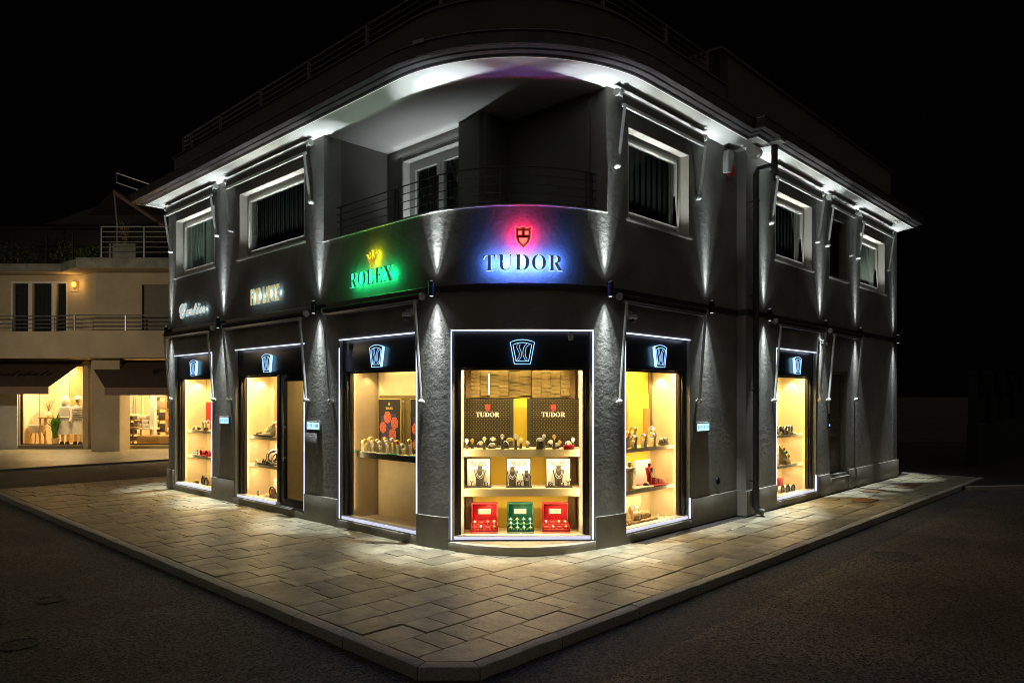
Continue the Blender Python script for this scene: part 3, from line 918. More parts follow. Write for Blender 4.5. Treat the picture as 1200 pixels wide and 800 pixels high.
# ------------------------------------------------------------------ wall lamps and their light
def lamp_thing():
    t = thing('wall_light', 'small black up and down wall light', 'wall light', FL)
    b = MB().lathe([(0.036, -0.09), (0.04, -0.085), (0.04, 0.085), (0.036, 0.09)], 14, (0, -0.062, 0)).box(-0.02, 0.02, -0.03, 0.0, -0.03, 0.03)
    part('body', b, M['black_metal'], t)
    part('lens', MB().lathe([(0.022, 0), (0.022, 0.003)], 14, (0, -0.062, 0.0905)), M['lens'], t)
    part('lens', MB().lathe([(0.022, 0), (0.022, 0.003)], 14, (0, -0.062, -0.0935)), M['lens'], t)
    return t


LAMPS = [(FL.at(-9.90, -0.045, 3.23), 'at the far left end of the facade', 0.8), (FL.at(-7.48, -0.045, 3.23), 'between the first two shop windows from the left', 1), (FL.at(-4.22, -0.045, 3.23), 'left of the green crown sign', 1),
         (farc(10.5).at(0, -0.045, 3.23), 'between the green and the blue sign', 1), (farc(78.5).at(0, -0.045, 3.23), 'right of the blue sign on the rounded corner', 1), (FR.at(3.98, -0.045, 3.23), 'on the pier below the red and white siren', 1),
         (FR2.at(5.62, -0.045, 3.23), 'just right of the black downpipe', 1), (FR2.at(8.05, -0.045, 3.23), 'between the last shop window and the side door', 0.9), (FR2.at(9.98, -0.045, 3.23), 'right of the side door', 0.8), (FR2.at(12.55, -0.045, 3.23), 'at the far right end of the facade', 0.6)]
lt = None
lv_ = random.Random(21)
UPW, UPC, DNW, DNC, SPL = 115, 420, 220, 340, 12
for f, where, pw in LAMPS:
    lab = 'small black up and down wall light ' + where
    if lt is None:
        lt = lamp_thing(); lt.matrix_world = f.M; WM[lt] = f.M.copy(); lt['label'] = lab; lt['group'] = 'wall lights along the ledge'
    else:
        dup(lt, f, lab)
    c = (0.87, 0.97, 1.0)
    v = lv_.uniform(0.8, 1.2)
    tl = lv_.uniform(-0.012, 0.012)
    spot('wall_light_up', f, (0, 0.0, 0.10), (tl, 0.135, 1), UPW * pw * v, 40, 0.6, c, 0.006, 'linear')
    spot('wall_light_up_core', f, (0, 0.0, 0.10), (tl, 0.090, 1), UPC * pw * v, 22, 1.0, c, 0.006, 'smooth')
    spot('wall_light_up_line', f, (0, 0.0, 0.10), (tl, 0.088, 1), 200 * pw * v, 13, 1.0, c, 0.006, 'linear')
    spot('wall_light_down_line', f, (0, 0.0, -0.10), (tl, 0.084, -1), 170 * pw * v, 14, 1.0, c, 0.006, 'linear')
    spot('wall_light_up_spill', f, (0, -0.02, 0.10), (0, 0.15, 1), SPL * pw * v, 120, 0.9, c, 0.02, 'linear')
    spot('wall_light_down', f, (0, 0.0, -0.10), (tl, 0.115, -1), DNW * pw * v, 52, 0.6, c, 0.006, 'linear')
    spot('wall_light_down_core', f, (0, 0.0, -0.10), (tl, 0.080, -1), DNC * pw * v, 28, 1.0, c, 0.006, 'smooth')
    spot('wall_light_down_spill', f, (0, -0.02, -0.10), (0, 0.1, -1), SPL * pw * v, 120, 0.9, c, 0.02, 'linear')

# ------------------------------------------------------------------ awnings, rolled in
def awning(fr, x0, x1, zp, zt, up, label, group):
    t = thing('awning', label, 'awning', fr.at((x0 + x1) / 2, 0, zp), group)
    h = (x1 - x0) / 2; dz = zt - zp
    part('front_bar', MB().box(-h, h, -0.145, -0.11, dz - 0.025, dz + 0.02), M['white_metal'] if up else M['steel'], t, bevel=0.006)
    ry = -0.085 if up else -0.095
    rz = dz + (0.15 if up else 0.062)
    part('roller', MB().cyl((-h - 0.05, ry, rz), (h + 0.05, ry, rz), 0.03 if up else 0.040, 14), M['fabric'] if not up else M['steel'], t)
    if up:
        part('fabric', MB().add([(-h + 0.02, ry - 0.028, rz), (h - 0.02, ry - 0.028, rz), (h - 0.02, -0.125, dz + 0.02), (-h + 0.02, -0.125, dz + 0.02)], [(0, 1, 2, 3)]), M['fabric'], t)
    for s in (-1, 1):
        part('arm', MB().tube([(s * (h - 0.02), -0.045, 0), (s * (h - 0.02), -0.15, dz)], 0.021, 8), M['white_metal'], t)
        part('pivot', MB().ball((s * (h - 0.02), -0.045, 0), 0.04, 10, 6).cyl((s * (h - 0.02), 0.0, -0.01), (s * (h - 0.02), -0.05, -0.01), 0.028, 10), M['white_metal'], t)
        part('end_cap', MB().cyl((s * (h + 0.052), ry, rz), (s * (h + 0.075), ry, rz), 0.048, 14), M['white_metal'], t)
    return t


GA = 'rolled in awnings over the shop windows'
UA = 'rolled in awnings over the upper windows'
awning(FL, -9.90, -7.80, 1.84, 3.09, 0, 'rolled in awning over the leftmost shop window', GA)
awning(FL, -7.20, -4.52, 1.84, 3.09, 0, 'rolled in awning over the shop window with the dark glass door', GA)
awning(FL, -3.88, -1.74, 1.83, 3.09, 0, 'rolled in awning over the shop window with the flower poster', GA)
awning(FR, 1.70, 3.74, 1.83, 3.09, 0, 'rolled in awning over the shop window with the red bust', GA)
awning(FR2, 5.93, 7.95, 1.83, 3.09, 0, 'rolled in awning over the shop window right of the downpipe', GA)
awning(FR2, 8.37, 9.98, 1.83, 3.09, 0, 'rolled in awning over the plain side door', GA)
awning(FL, -9.88, -7.68, 4.86, 5.58, 1, 'rolled in awning over the upper window at the left end', UA)
awning(FL, -7.14, -4.40, 4.86, 5.58, 1, 'rolled in awning over the wide upper window left of the balcony', UA)
awning(FR, 1.66, 3.74, 4.82, 5.56, 1, 'rolled in awning over the upper window right of the balcony', UA)
awning(FR2, 5.83, 7.88, 4.80, 5.54, 1, 'rolled in awning over the upper window right of the downpipe', UA)
awning(FR2, 8.33, 9.66, 4.80, 5.54, 1, 'rolled in awning over the narrow upper window', UA)
awning(FR2, 10.06, 12.12, 4.80, 5.54, 1, 'rolled in awning over the upper window with the blind', UA)

# ------------------------------------------------------------------ railings
def railing(name, pts, z0, z1, nr, posts, label, mat_, r=0.012, pr=0.02, fr=FR):
    t = thing(name, label, 'railing', fr)
    for i in range(nr):
        z = z1 - (z1 - z0) * i / nr
        part('rail', MB().tube([(p[0], p[1], z) for p in pts], r if i else r * 1.5, 6), mat_, t)
    for p in posts:
        part('post', MB().box(p[0] - pr, p[0] + pr, p[1] - pr, p[1] + pr, z0, z1), mat_, t)
    return t


M['darkrail'] = mat('dark_railing_paint', (0.07, 0.07, 0.066), 0.55, metal=0.2, var=0.1, vscale=10)
M['rail'] = mat('railing_paint', (0.20, 0.20, 0.19), 0.5, metal=0.4, var=0.1, vscale=10)
rp_ = [(0.02, 9.35), (0.02, RAD)] + [arc(90 * i / 24, -0.02) for i in range(1, 24)] + [(RAD, 0.02), (4.1, 0.02)]
railing('roof_railing', rp_, 6.70, 7.06, 4, [(0.02, q) for q in (9.33, 8.96, 7.65, 6.1, 4.56, 3.02)] + [arc(q, -0.02) for q in (12, 45, 78)] + [(2.9, 0.02), (4.05, 0.02)], 'thin metal railing on the flat roof above the eaves', M['rail'])
bp_ = [(0.20, 4.06), (0.20, RAD + 0.2)] + [arc(79.6 * i / 22, -0.2) for i in range(1, 23)]
railing('balcony_railing', bp_, 4.20, 4.74, 5, [(0.2, 3.95)] + [(0.2, 2.62), (0.2, 2.56)] + [arc(q, -0.2) for q in (3, 5, 36, 39, 74, 77)], 'curved dark metal railing of the corner balcony', M['darkrail'], 0.006, 0.011)

# ------------------------------------------------------------------ downpipe, siren, cameras, plates
dp = MB()
dp.tube([(5.12, -0.26, 0.20), (5.12, -0.26, 5.42), (5.13, -0.30, 5.50), (5.19, -0.46, 5.53), (5.2, -0.52, 5.53)], 0.047, 12)
dpo = thing('downpipe', 'black downpipe with ornate hopper running down the right facade', 'downpipe', FR)
part('pipe', dp, M['ledge'], dpo)
part('hopper', MB().lathe([(0.01, 5.28), (0.022, 5.32), (0.012, 5.35), (0.03, 5.38), (0.065, 5.44), (0.04, 5.48), (0.05, 5.50), (0.05, 5.84), (0.06, 5.87)], 12, (5.2, -0.53, 0)), M['ledge'], dpo)
part('foot', MB().tube([(5.12, -0.26, 0.42), (5.12, -0.26, 0.16), (5.13, -0.30, 0.08), (5.15, -0.38, 0.06)], 0.058, 12), M['ledge'], dpo)
for z in (0.55, 2.0, 3.5, 5.0):
    part('bracket', MB().torus((5.12, -0.26, z), 0.052, 0.012, 16, 6, 'z').box(5.11, 5.13, -0.22, -0.155, z - 0.012, z + 0.012), M['ledge'], dpo)

si = thing('alarm_siren', 'white alarm siren with a red flasher high on the right pier', 'alarm', FR.at(4.62, 0, 5.36))
part('housing', MB().prism([(-0.11, 0.0), (0.06, 0.02), (0.10, 0.30), (0.06, 0.37), (-0.08, 0.36), (-0.12, 0.28)], -0.10, 0), M['white_metal'], si, bevel=0.02)
part('flasher', MB().prism([(0.0, -0.03), (0.10, 0.0), (0.115, 0.17), (0.06, 0.15), (0.0, 0.06)], -0.115, -0.02), mat('red_flasher', (0.6, 0.04, 0.02), 0.35), si, bevel=0.01)


def dome_camera(fr, label, box=False):
    t = thing('security_camera', label, 'camera', fr)
    part('bracket', MB().box(-0.03, 0.03, -0.02, 0, 0.02, 0.12).tube([(0, -0.01, 0.09), (0, -0.09, 0.07)], 0.016, 8), M['white_metal'], t)
    part('housing', MB().lathe([(0.035, 0.045), (0.06, 0.03), (0.062, 0.0), (0.05, -0.012)], 14, (0, -0.10, 0)), M['white_metal'], t)
    part('lens', MB().ball((0, -0.10, -0.012), 0.045, 12, 6), M['black_metal'], t)
    return t


dome_camera(FL.at(-1.98, 0, 2.93), 'white dome camera under the ledge left of the rounded corner')
dome_camera(FR.at(1.92, 0, 2.90), 'white dome camera under the ledge right of the rounded corner')
dome_camera(FR2.at(8.02, 0, 2.86), 'white dome camera between the last shop window and the side door')
c4 = thing('sensor', 'small white sensor hanging from the light strip over the corner window', 'sensor', FF.at(0.60, -0.02, 2.62))
part('housing', MB().prism([(-0.035, 0.03), (-0.022, -0.03), (0.022, -0.03), (0.035, 0.03)], -0.05, 0.02).box(-0.03, 0.03, -0.02, 0.0, 0.03, 0.07), M['white_metal'], c4)


M['plate_glow'] = mat('lit_plate', (0.5, 0.6, 0.7), 0.4, emit=(0.42, 0.78, 1.0), estr=1.5)
def lit_plate(fr, label):
    t = thing('lit_plate', label, 'sign', fr, 'small lit plates on the piers')
    part('plate', MB().box(-0.20, 0.20, -0.03, 0, -0.075, 0.075), M['steel'], t, bevel=0.004)
    for s in (-1, 1):
        o = part('lit_panel', MB().box(-0.085 + s * 0.09, 0.085 + s * 0.09, -0.034, -0.0305, -0.052, 0.052), M['plate_glow'], t)
        gl = MB()
        for k in range(4):
            gl.box(s * 0.09 - 0.06 + k * 0.034, s * 0.09 - 0.046 + k * 0.034, -0.0365, -0.035, -0.028 + 0.012 * (k % 2), 0.03)
        part('lettering', gl, M['steel'], o)


lit_plate(FL.at(-7.40, 0, 1.46), 'small lit blue white plate on the pier right of the leftmost window')
lit_plate(FL.at(-4.36, 0, 1.45), 'small lit blue white plate on the pier right of the glass door')
lit_plate(FR.at(3.86, 0, 1.44), 'small lit blue white plate on the pier right of the red bust window')
solo('letter_box', MB().box(-0.17, 0.17, -0.035, 0, -0.15, 0.15).box(-0.14, 0.14, -0.039, -0.036, 0.09, 0.10), M['plaster'], FL.at(-4.42, 0, 1.19), 'flat grey metal box below the lit plate by the glass door', 'letter box', bevel=0.004)
ic = thing('intercom', 'slim intercom with a small blue light beside the plain side door', 'intercom', FR2.at(8.47, 0, 1.42))
part('plate', MB().box(-0.05, 0.05, -0.025, 0, -0.14, 0.14), M['black_metal'], ic)
part('button', MB().box(-0.02, 0.02, -0.03, -0.026, -0.10, -0.06), mat('blue_button', (0.1, 0.2, 0.6), 0.4, emit=(0.15, 0.35, 1), estr=3, sample=False), ic)
solo('round_vent', MB().lathe([(0.05, 0), (0.05, 0.02), (0.035, 0.02), (0.035, 0.01)], 16, rot=Matrix.Rotation(R_(90), 3, 'X')), M['black_metal'], FR.at(4.35, 0, 0.60), 'small round vent low on the pier left of the downpipe', 'vent')
solo('junction_box', MB().box(-0.06, 0.06, -0.03, 0, -0.07, 0.07), M['plaster'], FR2.at(9.05, 0, 2.82), 'small square box on the wall above the side door', 'junction box', bevel=0.004)
solo('drain_cover', MB().box(-0.28, 0.28, -0.16, 0.16, 0, 0.008), M['rust'], FR.at(8.1, -0.95, 0.003), 'rusty rectangular cover in the pavement before the window right of the downpipe', 'drain cover', bevel=0.003)
solo('drain_cover', MB().box(-0.28, 0.28, -0.16, 0.16, 0, 0.008), M['rust'], FR.at(9.6, -0.62, 0.003), 'rusty rectangular cover in the pavement before the plain side door', 'drain cover', bevel=0.003)
solo('drain_cover', MB().box(-0.5, 0.5, -0.16, 0.16, 0, 0.008), M['rust'], FR.at(11.0, -0.9, 0.003), 'long rusty cover in the pavement toward the far right end', 'drain cover', bevel=0.003)
# ------------------------------------------------------------------ signs
def keystone(hw_t, hw_b, zt, zb, bulge, n=8):
    p = [(-hw_b, zb), (hw_b, zb)]
    for i in range(n + 1):
        t = 1 - 2 * i / n
        p.append((hw_t * t, zt + bulge * (1 - t * t)))
    return p


def loop3(p, y): return [(q[0], y, q[1]) for q in p] + [(p[0][0], y, p[0][1])]


S_C = [(-0.047, 0.096), (-0.066, 0.08), (-0.070, 0.048), (-0.052, 0.01), (-0.037, -0.023), (-0.042, -0.07), (-0.075, -0.112)]
S_I = [(-0.023, 0.085), (-0.036, 0.072), (-0.037, 0.048), (-0.020, 0.010), (-0.009, -0.020), (-0.014, -0.066), (-0.032, -0.098), (-0.056, -0.117)]
C_O = [(0.055, 0.092), (0.030, 0.070), (0.012, 0.033), (0.006, -0.010), (0.010, -0.050), (0.033, -0.103), (0.066, -0.120)]
C_I = [(0.086, 0.078), (0.062, 0.064), (0.045, 0.040), (0.035, -0.014), (0.042, -0.066), (0.060, -0.098)]


def logo():
    t = thing('keystone_sign', 'x', 'sign', FF)
    ko = keystone(0.150, 0.100, 0.112, -0.155, 0.032)
    ki = keystone(0.116, 0.077, 0.082, -0.122, 0.026)
    sl_ = MB()
    n = len(ko)
    sl_.add([(p[0], -0.055, p[1]) for p in ko] + [(p[0], -0.02, p[1]) for p in ko], [tuple(range(n))], 0)
    sl_.add([(p[0] * 0.995, -0.0548, p[1] * 0.995) for p in ko] + [(p[0] * 0.995, -0.02, p[1] * 0.995) for p in ko], [(i, i + n, (i + 1) % n + n, (i + 1) % n) for i in range(n)] + [tuple(range(2 * n - 1, n - 1, -1))], 1)
    part('plate', sl_, [M['fascia'], M['led_halo']], t)
    part('outline', MB().tube(loop3(ko, -0.058), 0.0042, 6), M['led_neon'], t)
    part('outline', MB().tube(loop3(ki, -0.058), 0.0038, 6), M['led_neon'], t)
    for a, b in ((S_C, S_I), (C_O, C_I)):
        part('letter', MB().tube([(q[0], -0.058, q[1]) for q in a], 0.0036, 6).tube([(q[0], -0.058, q[1]) for q in b], 0.0036, 6), M['led_neon_dim'], t)
    return t


LG = 'keystone logo signs over the shop windows'
lg = logo()
for i, (f, x, lab) in enumerate([(FF, 0.0, 'facing the camera over the rounded corner window'), (FL, -8.80, 'over the leftmost shop window'), (FL, -5.86, 'over the window beside the glass door'), (FL, -2.77, 'over the window with the flower poster'),
                                 (FR, 2.73, 'over the window with the red bust'), (FR2, 7.0, 'over the window right of the downpipe')]):
    f = f.at(x, 0.045, 2.455)
    lab = 'glowing keystone shaped logo of two letters ' + lab
    if i == 0:
        lg.matrix_world = f.M; WM[lg] = f.M.copy(); lg['label'] = lab; lg['group'] = LG
    else: dup(lg, f, lab)


def halo(me_src, ch, height, y, dx, z0, wd, mt, parent, grow, xf=None, kx=1.0):
    """a slightly larger glowing plate behind a letter"""
    me, w2 = text_mesh(ch, height * (1 + grow), 0.006, 1.0, [mt], offset=0.0)
    k = wd * (1 + grow * height / wd) / w2
    for v in me.vertices:
        p = Vector((v.co.x * k - wd * 0.5 - grow * height * 0.5 + dx, v.co.y + y, v.co.z - grow * height * 0.5 + z0))
        v.co = xf @ p if xf else p
    part('letter_halo', me, None, parent)


def letter_mats(face, glow, gs, name):
    return [mat(name + '_face', face, 0.3, metal=0.3, var=0.05, emit=face, estr=0.9 if face[0] > 0.3 else 0.45, sample=False), mat(name + '_glow', tuple(min(1, c) for c in glow), 0.4, emit=glow, estr=gs, sample=False)]  # faces glow faintly, imitating light falling on them


# blue letters and red shield on the rounded corner
tm = letter_mats((0.06, 0.10, 0.28), (0.45, 0.62, 1.0), 1.3, 'blue_letter')
ts = thing('corner_sign', 'five blue backlit capital letters below a red shield on the rounded corner', 'sign', farc(45).at(0, 0, 3.40))
ws = []
for ch in 'TUDOR':
    me, wd = text_mesh(serif(ch), 0.185, 0.03, 1.0, tm, offset=-0.008)
    ws.append((me, wd))
gap = 0.022
tot = sum(q[1] for q in ws) + gap * 4
kx = 0.92 / tot
x = -0.46
inv = WM[ts].inverted()
li = 0
tg = mat('blue_outline_glow', (0.5, 0.6, 0.9), 0.4, emit=(0.45, 0.62, 1.0), estr=0.95, sample=False)
for me, wd in ws:
    wd *= kx
    ph = 45 + math.degrees((x + wd / 2) / RAD)
    xf = inv @ farc(ph).at(0, -0.10, 3.405).M
    for v in me.vertices: v.co = xf @ Vector((v.co.x * kx - wd / 2, v.co.y, v.co.z))
    part('letter', me, None, ts)
    halo(me, serif('TUDOR'[li]), 0.185, 0.02, 0, 0, wd, tg, ts, 0.06, xf)
    li += 1
    for q in (0.5,):
        p2 = 45 + math.degrees((x + wd * q) / RAD)
        point('letter_backlight', farc(p2), (0, -0.078, 3.50), 10.5, (0.06, 0.20, 1.0), 0.012)
    x += wd + gap * kx
rs = mat('red_shield', (0.5, 0.02, 0.02), 0.4, emit=(1.0, 0.06, 0.06), estr=0.35, sample=False)
rl = mat('red_shield_line', (0.9, 0.3, 0.25), 0.4, emit=(1.0, 0.28, 0.22), estr=0.95, sample=False)
rk = mat('dark_red_line', (0.12, 0.0, 0.0), 0.5)
shp = [(-0.105, 0.125), (-0.05, 0.105), (0.0, 0.128), (0.05, 0.105), (0.105, 0.125), (0.10, -0.01), (0.075, -0.07), (0.0, -0.135), (-0.075, -0.07), (-0.10, -0.01)]
shp = [(p[0] * 0.92, p[1] + 0.40) for p in shp]
sh = part('shield', MB().prism([(p[0], p[1]) for p in shp], -0.115, -0.09), rs, ts)
part('outline', MB().tube(loop3(shp, -0.118), 0.006, 6), rl, sh)
inn = [(p[0] * 0.74, (p[1] - 0.40) * 0.74 + 0.40) for p in shp]
part('outline', MB().tube(loop3(inn, -0.118), 0.0035, 6), rk, sh)
em = MB().box(-0.075, 0.075, -0.1195, -0.1155, 0.395, 0.412)
em.box(-0.008, 0.008, -0.1195, -0.1155, 0.412, 0.49)
part('cross_bar', em, rk, sh)
for s in (-1, 1):
    part('emblem', MB().box(s * 0.04 - 0.022, s * 0.04 + 0.022, -0.1195, -0.1157, 0.424, 0.468), rl, sh)
part('emblem', MB().prism([(-0.052, 0.385), (0.052, 0.385), (0.042, 0.335), (0.0, 0.295), (-0.042, 0.335)], -0.1195, -0.1157), rl, sh)
for dx, dz in ((-0.05, 0.44), (0.05, 0.44), (0, 0.35)):
    point('shield_backlight', farc(45), (dx, -0.060, 3.40 + dz), 4.2, (1.0, 0.0, 0.05), 0.012)

# green letters and gold crown
gm = letter_mats((0.02, 0.14, 0.08), (0.06, 0.80, 0.38), 0.7, 'green_letter')
gsn = thing('crown_sign', 'five green backlit capital letters below a gold crown on the left facade', 'sign', FL.at(-2.78, 0, 3.42))
x = -0.50
li = 0
gg = mat('green_outline_glow', (0.3, 0.9, 0.6), 0.4, emit=(0.05, 0.75, 0.38), estr=0.7, sample=False)
ws = [text_mesh(serif(ch), 0.20, 0.03, 1.0, gm, offset=-0.008) for ch in 'ROLEX']
tot = sum(q[1] for q in ws) + 0.03 * 4
kx = 1.0 / tot
for me, wd in ws:
    wd *= kx
    for v in me.vertices: v.co = (v.co.x * kx + x, v.co.y - 0.092, v.co.z)
    part('letter', me, None, gsn)
    halo(me, serif('ROLEX'[li]), 0.20, -0.072, x + wd / 2, 0, wd, gg, gsn, 0.05)
    li += 1
    for q in (0.5,):
        point('letter_backlight', FL, (-2.78 + x + wd * q, -0.055, 3.52), 2.4, (0.0, 1.0, 0.25), 0.012)
    x += wd + 0.03 * kx
gy = mat('gold_crown', (0.55, 0.42, 0.06), 0.3, metal=0.5, emit=(0.85, 0.62, 0.05), estr=0.5, sample=False)
cr = MB()
for i, a in enumerate((-34, -17, 0, 17, 34)):
    dx, dz = math.sin(R_(a)), math.cos(R_(a))
    L_ = 0.185 if a else 0.205
    b0 = (dx * 0.055, 0.285)
    tip = (dx * 0.22, 0.26 + dz * L_)
    px, pz = dz, -dx
    cr.prism([(b0[0] - px * 0.021, b0[1] - pz * 0.021), (b0[0] + px * 0.021, b0[1] + pz * 0.021), (tip[0] + px * 0.006, tip[1] + pz * 0.006), (tip[0] - px * 0.006, tip[1] - pz * 0.006)], -0.075, -0.05)
    cr.ball((tip[0], -0.062, tip[1]), 0.017, 10, 6)
part('crown', cr, gy, gsn)
part('crown_base', MB().torus((0, -0.062, 0.262), 0.058, 0.013, 20, 6, 'y', sz=0.55), gy, gsn)
for dx, dz in ((0.02, 0.30), (0.05, 0.40), (-0.05, 0.40)):
    point('crown_backlight', FL, (-2.78 + dx, -0.042, 3.42 + dz), 1.1, (0.80, 0.78, 0.0), 0.012)

# gold art deco letters and silver script on the left facade
am = letter_mats((0.60, 0.45, 0.10), (0.62, 0.90, 1.0), 0.30, 'gold_letter')
ds = thing('deco_sign', 'tall narrow gold letters with pale blue backlight over the second window', 'sign', FL.at(-5.83, 0, 3.44))
x = -0.47
ws = [(text_mesh(ch, 0.27, 0.02, 1.0, am, offset=0.03) if ch != ' ' else None) for ch in 'FRAD LAPORE']
wl = 0.070
wg = mat('white_outline_glow', (0.8, 0.9, 0.9), 0.4, emit=(0.62, 0.88, 0.95), estr=0.8, sample=False)
for q in ws:
    if q is None:
        x += 0.06; continue
    me, wd = q
    k = wl / wd
    for v in me.vertices: v.co = (v.co.x * k + x, v.co.y - 0.06, v.co.z)
    part('letter', me, None, ds)
    x += wl + 0.022
for i in range(6):
    point('letter_backlight', FL, (-5.83 - 0.44 + i * 0.175, -0.030, 3.44 + 0.135), 0.30, (0.70, 0.93, 1.0), 0.012)
sm_ = letter_mats((0.46, 0.46, 0.40), (0.66, 0.92, 1.0), 0.35, 'script_letter')
cs = thing('script_sign', 'small flowing script lettering with pale blue backlight over the leftmost window', 'sign', FL.at(-8.86, 0, 3.46))
me, wd = text_mesh(script('C'), 0.30, 0.035, 1.0, sm_)
x = -0.50
for i, ch in enumerate('Cartier'):
    hgt = {'C': 0.30, 'a': 0.13, 'r': 0.14, 't': 0.22, 'i': 0.21, 'e': 0.13}[ch]
    me, wd = text_mesh(script(ch), hgt, 0.022, 1.05, sm_, offset=0.012)
    for v in me.vertices: v.co = (v.co.x + x + v.co.z * 0.12, v.co.y - 0.06, v.co.z + (0.0 if i else -0.03))
    part('letter', me, None, cs)
    x += wd - 0.002
    if i % 2 == 0: point('letter_backlight', FL, (-8.86 + x - 0.08, -0.030, 3.54), 0.22, (0.70, 0.93, 1.0), 0.012)

# ------------------------------------------------------------------ goods in the corner window (frame of that window, y = depth)
BY = 0.16
ft = FF
SHZ = 1.226
swd = SW['d'][0]
part('back_panel', MB().box(-0.64, 0.64, BY + 0.60, BY + 0.665, 0.131, 0.626), M['yellow'], swd, FF)
part('back_panel', MB().box(-0.64, 0.64, BY + 0.60, BY + 0.665, 0.7225, 1.13), M['yellow'], swd, FF)
part('back_panel', MB().box(-0.14, 0.13, BY + 0.60, BY + 0.665, 1.2265, 2.32), M['yellow'], swd, FF)
for s in (-1, 1):
    for (a, b) in ((0.131, 0.626), (0.7225, 1.13), (1.2265, 2.32)):
        x0, x1 = (-0.73, -0.645) if s < 0 else (0.645, 0.73)
        part('side_post', MB().box(x0, x1, BY + 0.52, BY + 0.60, a, b), M['dark_panel'], swd, FF)
# stepped golden tiles above the patterned panels
tr = random.Random(3)
for (x0, x1, dep) in ((-0.66, -0.16, 0.50), (-0.155, 0.145, 0.56), (0.15, 0.66, 0.50)):
    tb = MB().box(x0, x1, BY + dep + 0.03, BY + dep + 0.05, 1.88, 2.30)
    nx = max(2, round((x1 - x0) / 0.125)); wx = (x1 - x0) / nx
    for i in range(nx):
        for j in range(8):
            z = 1.88 + j * 0.052 + (0.026 if i % 2 else 0)
            if z + 0.05 > 2.30: continue
            dpth = tr.uniform(0.0, 0.028)
            tb.box(x0 + i * wx + 0.002, x0 + (i + 1) * wx - 0.002, BY + dep + dpth, BY + dep + 0.032, z, z + 0.048)
    part('tile_cladding', tb, M['gold_tile'], swd, FF, kind='stuff')
part('light_slit', MB().box(-0.428, -0.412, BY + 0.475, BY + 0.485, 1.92, 2.20), mat('bright_slit', (0.8, 0.8, 0.8), 0.4, emit=(1, 0.97, 0.92), estr=1.2, sample=False), swd, FF)
for (x0, x1, lab) in ((-0.77, -0.145, 'left'), (0.135, 0.79, 'right')):
    t = thing('patterned_panel', 'black gold patterned display panel with white letters and red shield, %s one of two' % lab, 'display panel', FF.at((x0 + x1) / 2, BY + 0.44, SHZ), 'black patterned panels in the corner window')
    h = (x1 - x0) / 2
    part('board', MB().box(-h, h, 0, 0.04, 0, 0.645), M['hexpanel'], t)
    part('edge', MB().box(h if lab == 'left' else -h - 0.05, h + 0.05 if lab == 'left' else -h, -0.005, 0.04, 0, 0.64), M['black'], t)
    flat_text(t, serif('TUDOR'), 0.02 if lab == 'left' else -0.03, -0.004, 0.40, 0.062, M['white'], 1.0)
    xo = 0.02 if lab == 'left' else -0.03
    s = MB().prism([(xo + p[0] * 0.36, 0.52 + (p[1] - 0.40) * 0.36) for p in shp], -0.006, -0.001)
    part('shield', s, mat('print_red', (0.75, 0.03, 0.02), 0.5), t)
    part('hole', MB().prism([(xo - 0.014, 0.515), (xo + 0.014, 0.515), (xo, 0.49)], -0.008, -0.0065), M['black'], t)


def watch(fr, h, style, label, group, face='white'):
    """style 0: upright on a slim post, 1: strap closed round a low cushion, 2: lying on a tray"""
    t = thing('watch', label, 'watch', fr, group)
    fm = {'white': M['white'], 'black': M['black'], 'silver': M['silver'], 'gold': M['goldm']}[face]
    sm2 = M['goldm'] if face == 'gold' else M['silver']
    sd_ = {0: M['velvet'], 1: M['velvet'], 2: M['velvet'], 3: M['cream']}[style]
    if style in (0, 3):
        w_ = 0.022 if style == 0 else 0.032
        part('stand', MB().lathe([(w_, 0), (w_, 0.008), (w_ * 0.8, 0.012), (w_ * 0.7, h - 0.03)], 10) if style == 0 else MB().box(-0.036, 0.036, -0.032, 0.032, 0, h - 0.034), sd_, t, bevel=0 if style == 0 else 0.004)
        zc, yc = h, -0.012
    else:
        part('stand', MB().box(-0.045, 0.045, -0.03, 0.03, 0, max(0.012, h - 0.045)).cyl((-0.035, 0, h - 0.028), (0.035, 0, h - 0.028), 0.026, 12), sd_, t)
        zc, yc = h, -0.02
    sc = 1.35 if style == 3 else 1.0
    part('strap', MB().torus((0, yc + 0.022, zc - 0.008), 0.036, 0.008, 16, 5, 'y', sz=0.8) if style in (1, 2) else MB().torus((0, yc + 0.02, zc - 0.012), 0.03 * sc, 0.009 * sc, 14, 5, 'x', sz=1.1), sm2, t)
    part('case', MB().lathe([(0.025 * sc, 0), (0.026 * sc, 0.004), (0.024 * sc, 0.009)], 14, (0, yc - 0.004 - 0.014 * (sc > 1), zc), rot=Matrix.Rotation(R_(90), 3, 'X')), sm2, t)
    part('dial', MB().lathe([(0.0215 * sc, 0), (0.0215 * sc, 0.002)], 14, (0, yc - 0.0135 - 0.014 * (sc > 1), zc), rot=Matrix.Rotation(R_(90), 3, 'X')), fm, t)
    return t


